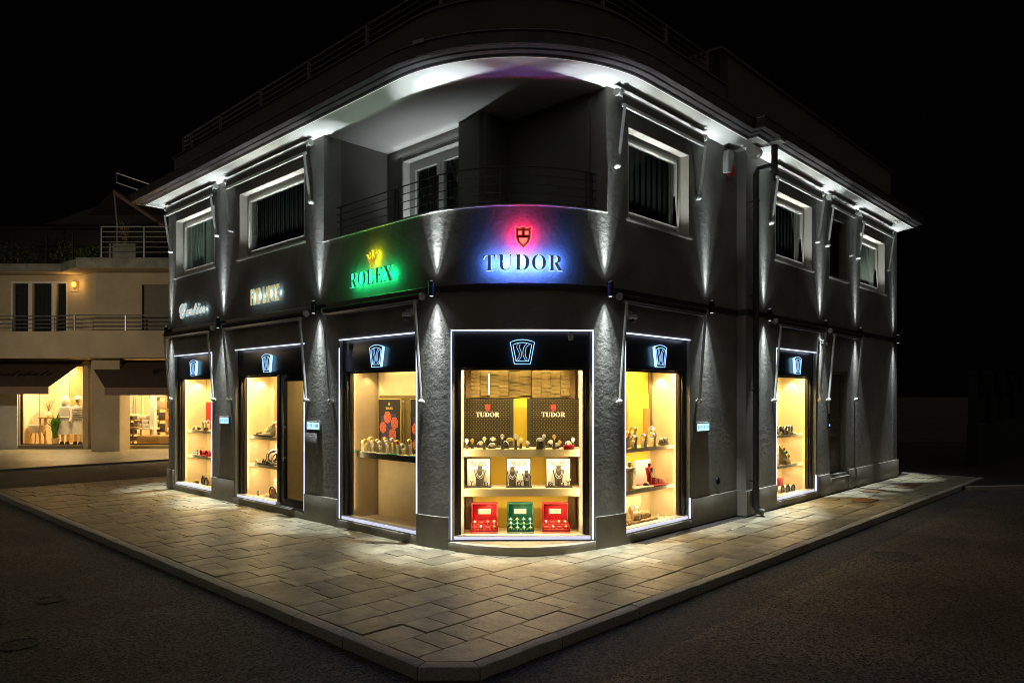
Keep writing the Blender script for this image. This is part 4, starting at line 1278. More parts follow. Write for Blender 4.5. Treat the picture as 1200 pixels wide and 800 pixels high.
WG = 'watches on the upper shelf of the corner window'
heads = [(546, 516, 0, 'white'), (552.5, 516, 0, 'gold'), (562.5, 519, 1, 'silver'), (566.5, 514, 0, 'white'), (577, 514.5, 1, 'white'), (575.5, 521, 2, 'silver'), (587.5, 511, 0, 'silver'), (591.5, 519, 1, 'black'), (596.5, 515, 1, 'gold'),
         (603, 511, 0, 'white'), (609.5, 515.5, 0, 'white'), (617.5, 519, 0, 'silver'), (631.5, 515, 1, 'white'), (636.5, 511, 0, 'silver'), (645, 518, 1, 'white'), (648.3, 511.5, 0, 'gold'), (650.5, 522.5, 1, 'silver'), (655, 518, 0, 'gold'), (665, 519, 1, 'white'), (670.5, 515, 0, 'white')]
heads.sort(key=lambda q: q[0])
ords = 'leftmost,second from the left,third from the left,fourth from the left,fifth from the left,sixth from the left,seventh from the left,eighth from the left,ninth from the left,tenth from the left'.split(',')
ords_r = 'rightmost,second from the right,third from the right,fourth from the right,fifth from the right,sixth from the right,seventh from the right,eighth from the right,ninth from the right,tenth from the right'.split(',')
for i, (u, v, st, fc) in enumerate(heads):
    yy = BY + (0.10 if (i % 3 == 0) else (0.20 if i % 3 == 1 else 0.30))
    Yd = 8.89 + yy
    x = (u - 600) / 841 * Yd - 0.11
    hh = max(0.045, 1.9 + (464 - v) / 841 * Yd - SHZ)
    o_ = ords[i] if i < 10 else ords_r[len(heads) - 1 - i]
    lab = '%s watch %s, %s in the corner window' % ({'gold': 'gold', 'black': 'black dialled'}.get(fc, 'steel ' + fc), {0: 'on black post', 1: 'round low cushion', 2: 'on low tray'}[st], o_)
    watch(FF.at(x, yy, SHZ + 0.0005), hh, st, lab, WG, fc)
for (x, wd, m_, lab, nm) in ((0.60, 0.13, 'red', 'small red and white tag on the upper shelf before the right panel', 'shelf_tag'), (-0.22, 0.46, 'velvet', 'long black tray under the watches left of the yellow panel', 'tray'), (0.36, 0.30, 'velvet', 'black tray under the watches before the right panel', 'tray')):
    solo(nm, MB().box(-wd / 2, wd / 2, -0.05, 0.05, 0, 0.02 if nm == 'tray' else 0.05), M[m_], FF.at(x, BY + (0.06 if nm != 'tray' else 0.36), SHZ + 0.0005), lab, nm.replace('_', ' '), bevel=0.003)


def bust(fr, h, mt, label, group=None, neck='silver', name='necklace_bust'):
    t = thing(name, label, 'necklace bust', fr, group)
    k = h
    b = MB().lathe([(0.18 * k, 0), (0.18 * k, 0.25 * k), (0.21 * k, 0.45 * k), (0.27 * k, 0.66 * k), (0.30 * k, 0.77 * k), (0.285 * k, 0.80 * k), (0.15 * k, 0.82 * k), (0.115 * k, 0.86 * k), (0.11 * k, 0.92 * k), (0.13 * k, 1.0 * k)], 20, sy=0.45)
    part('body', b, mt, t)
    for q in (0.16, 0.22):
        nk = MB()
        pts = []
        for i in range(13):
            a = PI * i / 12
            pts.append((q * k * math.cos(a), -0.125 * k - 0.055 * k * math.sin(a), 0.80 * k - 0.30 * k * math.sin(a) * (q / 0.16)))
        nk.tube(pts, 0.008 * k + 0.0006, 5)
        if q == 0.16: nk.ball((0, -0.185 * k, 0.47 * k), 0.026 * k, 8, 5)
        part('necklace', nk, M['silver'] if neck == 'silver' else M['goldm'], t)
    return t


def ear_stand(fr, label, group):
    t = thing('earring_stand', label, 'earring stand', fr, group)
    part('stem', MB().tube([(0, 0, 0.004), (0, 0, 0.045)], 0.006, 6).tube([(0, 0, 0.045), (-0.028, 0, 0.085)], 0.005, 6).tube([(0, 0, 0.045), (0.028, 0, 0.085)], 0.005, 6).lathe([(0.022, 0), (0.02, 0.005)], 10), M['velvet'], t)
    for s in (-1, 1): part('earring', MB().ball((s * 0.028, -0.006, 0.085), 0.010, 8, 5), M['silver'], t)
    return t


# posters with busts on the middle shelf
for i, (xc, wd) in enumerate(((-0.555, 0.315), (-0.03, 0.32), (0.485, 0.325))):
    po = ('left', 'middle', 'right')[i]
    f = FF.at(xc, BY + 0.30, 0.7225)
    t = thing('framed_card', 'white card in thin black frame with narrow lettering, %s one of three' % po, 'framed card', f, 'framed cards on the middle shelf')
    h = wd / 2
    part('card', MB().box(-h + 0.01, h - 0.01, 0.0, 0.012, 0.012, 0.36), M['white'], t)
    fm_ = MB(); mullions(fm_, -h, h, 0.0, 0.372, -0.006, 0.010, 0.02)
    part('frame', fm_, M['black'], t)
    part('base', MB().box(-h - 0.01, h + 0.01, -0.13, -0.007, 0.0, 0.014), M['velvet'], t)
    flat_text(t, 'FRAD LAPORE', 0, -0.003, 0.275, 0.058, M['ink'], 0.40, bold=0.02)
    z0 = 0.0145
    if i == 1:
        bust(f.at(-0.085, -0.07, z0), 0.25, M['velvet'], 'dark bust with three pale necklaces, left one before the middle card', 'dark necklace busts')
        bust(f.at(0.10, -0.06, z0), 0.20, M['velvet'], 'smaller dark bust with pendant, right one before the middle card', 'dark necklace busts')
        ear_stand(f.at(0.02, -0.08, z0), 'forked dark earring stand between the two busts of the middle card', 'earring stands')
    else:
        bust(f.at(0.02 if i == 0 else 0.0, -0.05, z0), 0.26, M['velvet'], 'dark bust with pendant necklace before the %s card' % po, 'dark necklace busts')
        ear_stand(f.at(-0.085 if i == 0 else 0.12, -0.085, z0), 'forked dark earring stand before the %s card' % po, 'earring stands')
    for dx in ((0.10,), (-0.0, ), (-0.11, 0.04))[i]:
        rb = thing('ring_holder', 'small dark ring block %s before the %s card' % ('at the left foot' if dx < -0.05 else ('at the right' if dx > 0.05 else 'in the middle'), po), 'ring holder', f.at(dx, -0.105, z0))
        part('block', MB().prism([(-0.03, 0), (0.03, 0), (0.024, 0.05), (-0.024, 0.062)], -0.012, 0.012), M['velvet'], rb)
        part('ring', MB().torus((0, -0.018, 0.033), 0.012, 0.003, 12, 5, 'y'), M['silver'], rb)


# opened jewel boxes on the bottom shelf
def jewel_box(fr, main, cush, label, full):
    t = thing('jewel_box', label, 'jewel box', fr, 'opened jewel boxes on the bottom shelf')
    w_ = 0.172
    part('tray', MB().box(-w_, w_, -0.17, 0.08, 0, 0.05).box(-w_, -w_ + 0.012, -0.17, 0.08, 0.05, 0.125).box(w_ - 0.012, w_, -0.17, 0.08, 0.05, 0.125).box(-w_ + 0.012, w_ - 0.012, 0.06, 0.08, 0.05, 0.155), main, t, bevel=0.004)
    ld = part('lid', MB().box(-w_ + 0.004, w_ - 0.004, 0.085, 0.115, 0.10, 0.385).box(-w_ + 0.004, w_ - 0.004, 0.06, 0.085, 0.362, 0.385).box(-w_ + 0.004, -w_ + 0.022, 0.06, 0.085, 0.14, 0.362).box(w_ - 0.022, w_ - 0.004, 0.06, 0.085, 0.14, 0.362), main, t, bevel=0.003)
    part('label_plate', MB().box(-0.078, 0.078, 0.078, 0.084, 0.235, 0.30), M['ivory'], ld)
    flat_text(ld, 'NAVARRE', 0, 0.0765, 0.255, 0.022, M['wood'], 0.85)
    part('knob', MB().ball((0, -0.176, 0.022), 0.011, 10, 6), M['goldm'], t)
    part('lining', MB().box(-w_ + 0.014, w_ - 0.014, -0.155, -0.05, 0.051, 0.070).box(-w_ + 0.014, w_ - 0.014, -0.045, 0.055, 0.051, 0.115), cush, t)
    ks = [(c, r) for r in range(3 if full else 2) for c in range(4)]
    for c, r in ks:
        if not full and (c + r) % 2 == 0 and c != 3: 
            cz = MB().cyl((-0.125 + c * 0.083 - 0.03, -0.10 + r * 0.10, 0.085 + r * 0.045), (-0.125 + c * 0.083 + 0.03, -0.10 + r * 0.10, 0.085 + r * 0.045), 0.022, 10)
            part('cushion', cz, cush, t); continue
        y_, z_ = (-0.13 + r * 0.07, 0.082 + r * 0.042) if full else (-0.105 + r * 0.10, 0.09 + r * 0.045)
        xx = -0.125 + c * 0.083
        part('cushion', MB().cyl((xx - 0.028, y_, z_), (xx + 0.028, y_, z_), 0.020, 10), cush, t)
        part('bangle', MB().torus((xx, y_, z_ + 0.003), 0.026, 0.007, 14, 5, 'x').ball((xx, y_ - 0.024, z_ + 0.014), 0.014, 8, 5), M['silver'] if (c + r) % 3 else M['goldm'], t)
    return t


jewel_box(FF.at(-0.476, BY + 0.24, 0.1305), M['red'], M['redlight'], 'opened red box with jewellery on red cushions, left of the green box', False)
jewel_box(FF.at(-0.01, BY + 0.24, 0.1305), M['green'], M['greenlight'], 'opened green box with three rows of watches on green cushions', True)
jewel_box(FF.at(0.445, BY + 0.24, 0.1305), M['red'], M['redlight'], 'opened red box with jewellery on red cushions, right of the green box', False)

# ------------------------------------------------------------------ goods in the side windows
# leftmost window
sa = SW['a'][0]
part('back_panel', MB().box(-9.50, -9.12, BY + 0.38, BY + 0.429, 1.222, 1.78), M['red'], sa, FL)
for i, (x, y_, fc) in enumerate(((-9.40, 0.27, 'gold'), (-9.20, 0.28, 'white'), (-8.93, 0.27, 'gold'), (-8.79, 0.27, 'silver'))):
    watch(FL.at(x, y_, 1.221), (0.05, 0.055, 0.14, 0.16)[i], (1, 1, 3, 3)[i], ('gold watch on low cushion, leftmost on the upper shelf of the leftmost window', 'white dialled watch on low cushion in the leftmost window', 'gold watch on cream post in the leftmost window', 'silver watch on cream post beside the red panel of the leftmost window')[i], 'watches in the leftmost window', fc)


def tray_with_rings(fr, mt, n, label, rmt, rad=0.05):
    t = thing('jewel_tray', label, 'jewel tray', fr)
    part('tray', MB().box(-0.20, 0.20, -0.10, 0.10, 0, 0.018), mt, t, bevel=0.004)
    q = random.Random(int(n * 10 + rad * 1000))
    for i in range(n):
        x = -0.15 + 0.30 * i / max(1, n - 1); y_ = q.uniform(-0.05, 0.05)
        part('cushion', MB().cyl((x, y_ - 0.03, rad * 0.8 + 0.018), (x, y_ + 0.03, rad * 0.8 + 0.018), rad * 0.8, 12), mt, t)
        part('bangle', MB().torus((x, y_ - 0.035, rad * 0.8 + 0.02), rad * 0.9, rad * 0.2, 16, 6, 'y'), rmt, t)
    return t


tray_with_rings(FL.at(-8.86, 0.30, 0.711), M['red'], 3, 'red cushions with bracelets on the middle shelf of the leftmost window', M['redlight'], 0.055)
tray_with_rings(FL.at(-9.30, 0.30, 0.711), M['white'], 2, 'white tray with small rings left of the red cushions', M['silver'], 0.02)
tray_with_rings(FL.at(-8.93, 0.31, 0.131), M['wood'], 3, 'wooden tray with large bangles on the bottom of the leftmost window', M['velvet'], 0.085)
# second window
sb_ = SW['b'][0]
part('back_panel', MB().box(-6.60, -6.44, BY + 0.36, BY + 0.429, 1.201, 2.32), M['wood'], sb_, FL)
for i in range(6):
    watch(FL.at(-6.52 + i * 0.095, 0.36 - 0.02 * i, 1.201), 0.10 + 0.025 * i, 3, ('gold watch on short cream post, leftmost in the window beside the glass door', 'silver watch on cream post, second from left in the window beside the glass door', 'gold watch on cream post, third from left beside the glass door', 'white watch on cream post, third from right beside the glass door', 'gold watch on tall cream post, second from right beside the glass door', 'white watch on the tallest cream post, rightmost beside the glass door')[i], 'watches in the second window', ('gold', 'silver', 'gold', 'white', 'gold', 'white')[i])
t = thing('jewel_tray', 'flat dark tray with slanted pens along the upper shelf by the glass door', 'jewel tray', FL.at(-6.40, 0.22, 1.201))
part('tray', MB().box(-0.28, 0.32, -0.05, 0.07, 0, 0.025), M['velvet'], t, bevel=0.004)
part('pen', MB().tube([(-0.22, -0.02, 0.04), (-0.04, -0.02, 0.065)], 0.012, 8), M['black'], t)
part('pen', MB().tube([(0.02, -0.02, 0.04), (0.24, -0.02, 0.055)], 0.012, 8), M['silver'], t)
t = thing('bracelet_roll', 'two big dark bracelet rolls on a dark tray, middle shelf by the glass door', 'bracelet roll', FL.at(-6.24, 0.31, 0.711))
part('tray', MB().box(-0.36, 0.22, -0.12, 0.12, 0, 0.02), M['velvet'], t)
for i, (x, r) in enumerate(((-0.02, 0.12), (0.11, 0.10))):
    part('roll', MB().torus((x, 0, r + 0.02), r * 0.78, r * 0.22, 20, 8, 'x'), M['velvet'], t)
    part('bracelet', MB().torus((x + 0.02, 0, r + 0.02), r * 0.95, 0.012, 20, 6, 'x'), M['silver'], t)
for i, x in enumerate((-0.25, -0.17)):
    part('earring_block', MB().lathe([(0.028, 0.02), (0.024, 0.05), (0.01, 0.075), (0.016, 0.09)], 10, (x, -0.05, 0)), M['velvet'], t)
solo('card', MB().box(-0.13, 0.13, -0.01, 0.01, 0, 0.33).box(-0.07, 0.06, -0.014, -0.0105, 0.17, 0.23, 0), M['white'], FL.at(-6.38, 0.50, 0.7105), 'white display card behind the dark bracelet rolls', 'card')
solo('card', MB().box(-0.12, 0.12, -0.01, 0.01, 0, 0.30), M['white'], FL.at(-6.42, 0.50, 0.1305), 'white display card on the bottom beside the glass door', 'card')
t = thing('bangle_display', 'large black bangle on a pale tray with red box, bottom by the glass door', 'bangle display', FL.at(-6.26, 0.30, 0.1305))
part('tray', MB().box(-0.26, 0.20, -0.09, 0.09, 0, 0.015), M['velvet'], t)
part('bangle', MB().torus((0.05, -0.02, 0.11), 0.095, 0.012, 24, 6, 'y'), M['black'], t)
part('box', MB().box(-0.08, 0.0, 0.02, 0.07, 0.016, 0.16), M['red'], t)
part('earring_block', MB().lathe([(0.03, 0.015), (0.03, 0.06), (0.02, 0.07)], 10, (-0.16, -0.02, 0)), M['silver'], t)

# window with the flower posters
sc_ = SW['c'][0]
part('back_panel', MB().box(-3.50, -1.88, BY + 0.40, BY + 0.429, 1.0905, 2.32), M['birch'], sc_, FL)
part('back_panel', MB().box(-3.50, -1.88, BY + 0.40, BY + 0.429, 0.131, 1.01), M['birch'], sc_, FL)
part('gold_rail', MB().box(-3.45, -1.90, BY + 0.375, BY + 0.399, 1.87, 1.91).box(-2.86, -2.70, BY + 0.38, BY + 0.399, 1.0905, 1.87), M['gold_tile'], sc_, FL)
fl1 = mat('coral_petal', (0.85, 0.20, 0.11), 0.6, var=0.15, vscale=30)
fl2 = mat('deep_coral_petal', (0.38, 0.02, 0.015), 0.6, var=0.2, vscale=30)
fl3 = mat('print_violet', (0.05, 0.03, 0.14), 0.6, var=0.2, vscale=9)
fl4 = mat('print_leaf', (0.02, 0.22, 0.09), 0.6, var=0.3, vscale=20)
flr = random.Random(5)


def poster(fr, label):
    t = thing('flower_poster', label, 'poster', fr, 'dark posters with coral flowers')
    part('board', MB().box(-0.265, 0.265, 0, 0.02, 0, 0.76), M['black'], t)
    ed = MB(); mullions(ed, -0.275, 0.275, -0.01, 0.77, -0.002, 0.010, 0.024)
    part('edge', ed, M['goldm'], t)
    part('print', MB().add([(-0.20, -0.001, 0.06), (0.16, -0.001, 0.06), (0.16, -0.001, 0.56), (-0.20, -0.001, 0.52)], [(0, 1, 2, 3)]), fl3, t)
    k = 0
    for (cx, cz, r) in ((-0.04, 0.50, 0.090), (0.13, 0.42, 0.090), (-0.15, 0.35, 0.085), (0.08, 0.25, 0.092), (-0.12, 0.13, 0.092), (0.12, 0.08, 0.085)):
        pts = MB()
        for ring, (rr, n, mi) in enumerate(((r, 7, 0), (r * 0.80, 7, 1), (r * 0.72, 6, 0), (r * 0.46, 6, 1), (r * 0.38, 5, 0), (r * 0.16, 4, 1))):
            off = flr.random() * 6
            ps = []
            for i in range(28):
                a = 2 * PI * i / 28
                q = rr * (0.86 + 0.14 * abs(math.sin(n * (a + off) / 2)))
                ps.append((cx + q * math.cos(a), -0.002 - ring * 0.0007 - k * 0.00005, cz + q * math.sin(a)))
            pts.add(ps, [tuple(range(28))], mi)
        part('flower', pts, [fl1, fl2], t)
        k += 1
    lv = MB()
    for i in range(9):
        a = flr.uniform(0.2, PI - 0.2); cx = flr.uniform(-0.05, 0.24); L_ = flr.uniform(0.08, 0.16)
        lv.add([(cx, -0.0015 - i * 0.0001, 0.01), (cx + math.cos(a) * L_ * 0.5 - 0.02, -0.0015 - i * 0.0001, 0.01 + math.sin(a) * L_ * 0.5), (cx + math.cos(a) * L_, -0.0015 - i * 0.0001, 0.01 + math.sin(a) * L_), (cx + math.cos(a) * L_ * 0.5 + 0.02, -0.0015 - i * 0.0001, 0.01 + math.sin(a) * L_ * 0.4)], [(0, 1, 2, 3)])
    part('leaves', lv, fl4, t, kind='stuff')
    cw_ = MB()
    for a in (-34, -17, 0, 17, 34):
        dx, dz = math.sin(R_(a)), math.cos(R_(a))
        cw_.prism([(dx * 0.012 - 0.005, 0.675), (dx * 0.012 + 0.005, 0.675), (dx * 0.045, 0.675 + dz * 0.045)], -0.004, -0.001)
    part('crown', cw_, M['goldm'], t)
    flat_text(t, serif('ROLEX'), 0, -0.002, 0.615, 0.034, M['goldm'], 1.0)
    return t


poster(FL.at(-3.16, 0.50, 1.092), 'tall black poster of coral flowers under a gold crown, the fully visible one')
poster(FL.at(-2.40, 0.50, 1.092), 'tall black poster of coral flowers half hidden by the window edge')
wl_ = [(-3.43, 0.26, 0.13, 'gold'), (-3.33, 0.30, 0.17, 'gold'), (-3.24, 0.25, 0.12, 'white'), (-3.17, 0.29, 0.14, 'gold'), (-3.05, 0.24, 0.12, 'silver'), (-2.98, 0.29, 0.17, 'gold'), (-2.90, 0.25, 0.14, 'white'), (-2.83, 0.30, 0.17, 'silver'), (-2.68, 0.27, 0.15, 'gold'), (-2.52, 0.24, 0.11, 'white'), (-2.42, 0.28, 0.17, 'gold')]
for i, (x, y_, h, fc) in enumerate(wl_):
    grp = 'in the left cluster' if i < 4 else ('in the middle cluster' if i < 8 else 'in the right cluster')
    j = (i if i < 4 else (i - 4 if i < 8 else i - 8))
    watch(FL.at(x, y_, 1.091 + 0.012), h, 3, '%s watch on cream stand below the flower posters, %s %s' % (fc, ('first', 'second', 'third', 'fourth')[j], grp), 'watches below the flower posters', fc)
for i, (x, wd, lab) in enumerate(((-3.30, 0.21, 'left'), (-2.94, 0.19, 'middle'), (-2.47, 0.16, 'right'))):
    solo('stand_base', MB().lathe([(wd, 0), (wd, 0.011)], 24, sy=0.55), M['white'], FL.at(x, 0.27, 1.0905), 'flat white oval base under the %s cluster of cream stands' % lab, 'display base')
for i, (x, lab) in enumerate(((-3.62, 'left of the cream stands'), (-2.68, 'between the middle and right stands'), (-2.60, 'behind the right stands'), (-2.18, 'at the right jamb'))):
    solo('green_tag', MB().box(-0.09, 0.09, -0.05, 0.05, 0, 0.012), M['greenlight'], FL.at(x, 0.21 if i != 2 else 0.40, 1.0905), 'flat green price board on the single shelf ' + lab, 'price board', bevel=0.002)

# window with the red bust
se = SW['e'][0]
part('back_panel', MB().box(1.81, 3.29, BY + 0.40, BY + 0.429, 1.191, 2.32), M['yellow'], se, FR)
part('back_panel', MB().box(3.295, 3.36, BY + 0.38, BY + 0.429, 1.191, 2.32), M['dark_panel'], se, FR)
part('back_panel', MB().box(1.81, 3.29, BY + 0.40, BY + 0.429, 0.621, 1.15), M['yellow'], se, FR)
part('inner_panel', MB().box(2.70, 3.27, BY + 0.37, BY + 0.399, 1.191, 1.93), M['yellow'], se, FR)
part('inner_panel', MB().box(3.12, 3.26, BY + 0.35, BY + 0.369, 1.191, 1.72), M['orange'], se, FR)
part('inner_panel', MB().box(2.56, 2.69, BY + 0.35, BY + 0.369, 1.191, 1.93), M['orange'], se, FR)
wl2 = [(2.26, 0.26, 0.13, 'gold'), (2.39, 0.31, 0.19, 'gold'), (2.44, 0.23, 0.13, 'silver'), (2.60, 0.35, 0.24, 'gold'), (2.69, 0.24, 0.14, 'white'), (2.93, 0.24, 0.15, 'silver'), (2.99, 0.30, 0.20, 'gold'), (3.06, 0.35, 0.23, 'silver')]
for i, (x, y_, h, fc) in enumerate(wl2):
    watch(FR.at(x, y_, 1.191), h, 3, '%s watch on cream block over the red bust, %s' % (fc, ('leftmost', 'second from left', 'third from left', 'tallest of the left set', 'beside the orange panel', 'lowest of the middle set', 'middle of the middle set', 'highest of the middle set')[i]), 'watches above the red bust', fc)
for i, x in enumerate((3.20, 3.29)):
    watch(FR.at(x, 0.27, 1.191), 0.085, 1, 'dark watch round low cushion at the right end above the red bust, %s one' % ('left', 'right')[i], 'watches above the red bust', 'black')
bust(FR.at(2.36, 0.26, 0.621), 0.38, M['cream'], 'tall cream bust at the left edge of the right window', None, 'gold')
solo('card', MB().box(-0.2, 0.2, -0.012, 0.012, 0, 0.36), M['white'], FR.at(2.98, 0.46, 0.6205), 'white card standing behind the red bust', 'card')
rt = thing('red_display', 'red tray with a row of small red jewel blocks beside the red bust', 'jewel tray', FR.at(3.08, 0.29, 0.6205))
part('tray', MB().box(-0.33, 0.20, -0.12, 0.12, 0, 0.025), M['red'], rt, bevel=0.004)
for i, x in enumerate((-0.05, 0.05, 0.14)):
    part('block', MB().prism([(x - 0.04, 0.026), (x + 0.04, 0.026), (x + 0.03, 0.10 - 0.02 * i), (x - 0.03, 0.12 - 0.02 * i)], -0.04, 0.03), M['red'], rt)
bust(FR.at(2.91, 0.29, 0.6465), 0.30, M['red'], 'red bust with pale necklace standing on the red tray', None, 'silver')
solo('cream_tray', MB().box(-0.22, 0.22, -0.08, 0.08, 0, 0.03), M['cream'], FR.at(2.60, 0.23, 0.6205), 'flat cream tray left of the red tray', 'jewel tray', bevel=0.006)
wt = thing('wooden_stand', 'cluster of wooden watch blocks on the bottom of the red bust window', 'watch stand', FR.at(2.66, 0.33, 0.1305))
part('tray', MB().box(-0.16, 0.34, -0.13, 0.13, 0, 0.05), M['wood'], wt, bevel=0.004)
for i, (x, y_, z, r) in enumerate(((-0.08, -0.04, 0.11, 0.06), (0.08, 0.0, 0.10, 0.055), (0.02, 0.07, 0.16, 0.055), (0.22, 0.0, 0.09, 0.045))):
    part('roll', MB().cyl((x - 0.05, y_ + 0.03, z), (x + 0.05, y_ - 0.03, z), r, 14), M['wood'], wt)
    part('bracelet', MB().torus((x, y_, z), r * 1.08, 0.012, 18, 6, 'x'), M['goldm'] if i % 2 else M['silver'], wt)
solo('card', MB().box(-0.22, 0.22, -0.012, 0.012, 0, 0.34), M['birch'], FR.at(2.80, 0.52, 0.1305), 'pale card standing behind the wooden watch blocks', 'card')
for i in range(7):
    tt = thing('ring_cushion', 'small pale ring cushion at bottom right of red bust window, %s' % ords[i], 'ring cushion', FR.at(2.92 + i * 0.066, 0.26 + 0.05 * (i % 3), 0.1305), 'ring cushions in the red bust window')
    part('cushion', MB().lathe([(0.034, 0), (0.034, 0.02), (0.02, 0.032)], 10), M['cream'], tt)
    part('ring', MB().torus((0, 0, 0.044), 0.014, 0.004, 12, 5, 'y'), M['silver'], tt)
for i in range(3):
    tt = thing('ring_cushion', 'small dark ring cushion at bottom left of red bust window, %s' % ords[i], 'ring cushion', FR.at(2.18 + i * 0.09, 0.25, 0.1305), 'ring cushions in the red bust window')
    part('cushion', MB().lathe([(0.034, 0), (0.034, 0.02), (0.02, 0.032)], 10), M['velvet'], tt)
    part('ring', MB().torus((0, 0, 0.044), 0.014, 0.004, 12, 5, 'y'), M['silver'], tt)

# window right of the downpipe
tray_with_rings(FR2.at(7.12, 0.30, 1.211), M['velvet'], 4, 'dark tray of bracelets on the upper shelf right of the downpipe', M['silver'], 0.075)
solo('wedge', MB().prism([(-0.25, 0), (0.30, 0), (-0.25, 0.36)], -0.1, 0.1), M['birch'], FR2.at(7.08, 0.36, 0.6605), 'pale sloping wedge on the middle shelf right of the downpipe', 'display wedge')
for i, (x, z) in enumerate(((6.99, 0.25), (7.10, 0.19), (7.21, 0.12))):
    tt = thing('brooch', '%s jewel on the sloping wedge right of the downpipe' % ('upper', 'middle', 'lower')[i], 'jewel', FR2.at(x, 0.30, 0.6605 + z + 0.03))
    part('setting', MB().ball((0, -0.05, 0), 0.032, 10, 6), (M['red'], M['greenlight'], M['goldm'])[i], tt)
    part('rim', MB().torus((0, -0.055, 0), 0.035, 0.008, 14, 5, 'y'), M['goldm'], tt)
solo('red_box', MB().box(-0.09, 0.09, -0.04, 0.04, 0, 0.26), M['red'], FR2.at(7.14, 0.40, 0.1305), 'tall red box on the bottom right of the downpipe', 'box', bevel=0.004)
tray_with_rings(FR2.at(7.20, 0.28, 0.1305), M['white'], 4, 'pale tray of dark bangles at the bottom right of the downpipe', M['velvet'], 0.07)


# further small goods on the shelves of the side windows
gx = random.Random(31)
XTRA = [(FL, -9.30, -8.15, (1.221, 0.711, 0.131), 'leftmost window', 5), (FL, -6.75, -5.75, (0.711, 0.131), 'glass door window', 5), (FR2, 6.35, 7.55, (1.211, 0.661, 0.131), 'downpipe side window', 4), (FR, 1.95, 3.35, (0.621,), 'red bust window', 4)]
for f, xa_, xb_, zz, wh, n in XTRA:
    for zi, z in enumerate(zz):
        sh_ = {1.221: 'upper shelf', 1.211: 'upper shelf', 0.711: 'middle shelf', 0.661: 'middle shelf', 0.621: 'middle shelf', 0.131: 'bottom'}[z]
        for i in range(n):
            x = xa_ + (xb_ - xa_) * (i + gx.uniform(0.2, 0.8)) / n
            yy = gx.uniform(0.44, 0.50) if i % 2 else gx.uniform(0.22, 0.25)
            k = (i + zi) % 3
            o_ = ('leftmost', 'second from left', 'third from left', 'second from right', 'rightmost')[i if n == 5 else (i if i < 3 else 4)]
            f_ = f.at(x, yy, z)
            if k == 0:
                t = thing('ring_block', 'cream ring block, %s on %s of the %s' % (o_, sh_, wh), 'ring block', f_, 'small jewels in the side windows')
                part('block', MB().prism([(-0.035, 0), (0.035, 0), (0.028, 0.06), (-0.028, 0.075)], -0.02, 0.02), M['cream'], t)
                part('ring', MB().torus((0, -0.028, 0.045), 0.016, 0.005, 12, 5, 'y'), M['goldm'], t)
            elif k == 1:
                t = thing('earring_card', 'white earring card, %s on %s of the %s' % (o_, sh_, wh), 'earring card', f_, 'small jewels in the side windows')
                part('card', MB().prism([(-0.04, 0), (0.04, 0), (0.04, 0.11), (-0.04, 0.11)], 0.0, 0.008).box(-0.04, 0.04, 0.008, 0.04, 0, 0.006), M['white'], t)
                for s in (-1, 1): part('earring', MB().ball((s * 0.017, -0.008, 0.065), 0.010, 8, 5), M['silver'], t)
            else:
                t = thing('bracelet_ring', 'dark bracelet cushion, %s on %s of the %s' % (o_, sh_, wh), 'bracelet', f_, 'small jewels in the side windows')
                part('cushion', MB().cyl((-0.04, 0, 0.036), (0.04, 0, 0.036), 0.034, 12), M['velvet'], t)
                part('bangle', MB().torus((0, 0, 0.036), 0.040, 0.008, 16, 5, 'x'), M['goldm'], t)
# ------------------------------------------------------------------ the neighbouring house across the side street
NB = FW.at(0, 26.6, 0)
M['beige'] = mat('beige_render', (0.47, 0.40, 0.285), 0.9, var=0.16, vscale=0.9, bump=0.1, bscale=30)
M['slab'] = mat('weathered_slab_edge', (0.20, 0.21, 0.18), 0.6, metal=0.2, var=0.35, vscale=2.5)
M['shopwall'] = mat('cream_shop_wall', (0.70, 0.60, 0.40), 0.8, var=0.05)
M['awn'] = mat('brown_awning', (0.055, 0.036, 0.026), 0.9, var=0.15, vscale=6)
M['val'] = mat('awning_valance', (0.22, 0.15, 0.125), 0.9, var=0.08, vscale=12)
M['leafy'] = mat('dark_leaves', (0.05, 0.08, 0.025), 0.8, var=0.4, vscale=20)
M['straw'] = mat('dry_grass', (0.24, 0.17, 0.07), 0.9, var=0.3, vscale=20)
M['plant'] = mat('green_leaves', (0.10, 0.30, 0.03), 0.6, var=0.3, vscale=20)
M['garment'] = mat('white_garment', (0.72, 0.68, 0.58), 0.9, var=0.12, vscale=14, bump=0.2, bscale=25)
M['oak'] = mat('oak_furniture', (0.50, 0.30, 0.10), 0.5, var=0.15, vscale=8)
M['oakfloor'] = mat('oak_floor', (0.50, 0.34, 0.15), 0.5, var=0.15, vscale=5)
M['shutter'] = mat('grey_shutter', (0.15, 0.14, 0.12), 0.7, var=0.1, vscale=8)

npv = thing('far_pavement', None, None, FR, kind='structure')
part('slab_bed', MB().box(-9, 9, 17.75, 36, -0.3, -0.055), M['stone'], npv)
for i in range(20):
    put = bpy.data.objects.new('kerb_stone', kerb_me); COL.objects.link(put); put.parent = npv
    put.location = (-8.5 + i * 0.9, 17.67, -0.04); put.scale = (0.895, 0.16, 0.25)

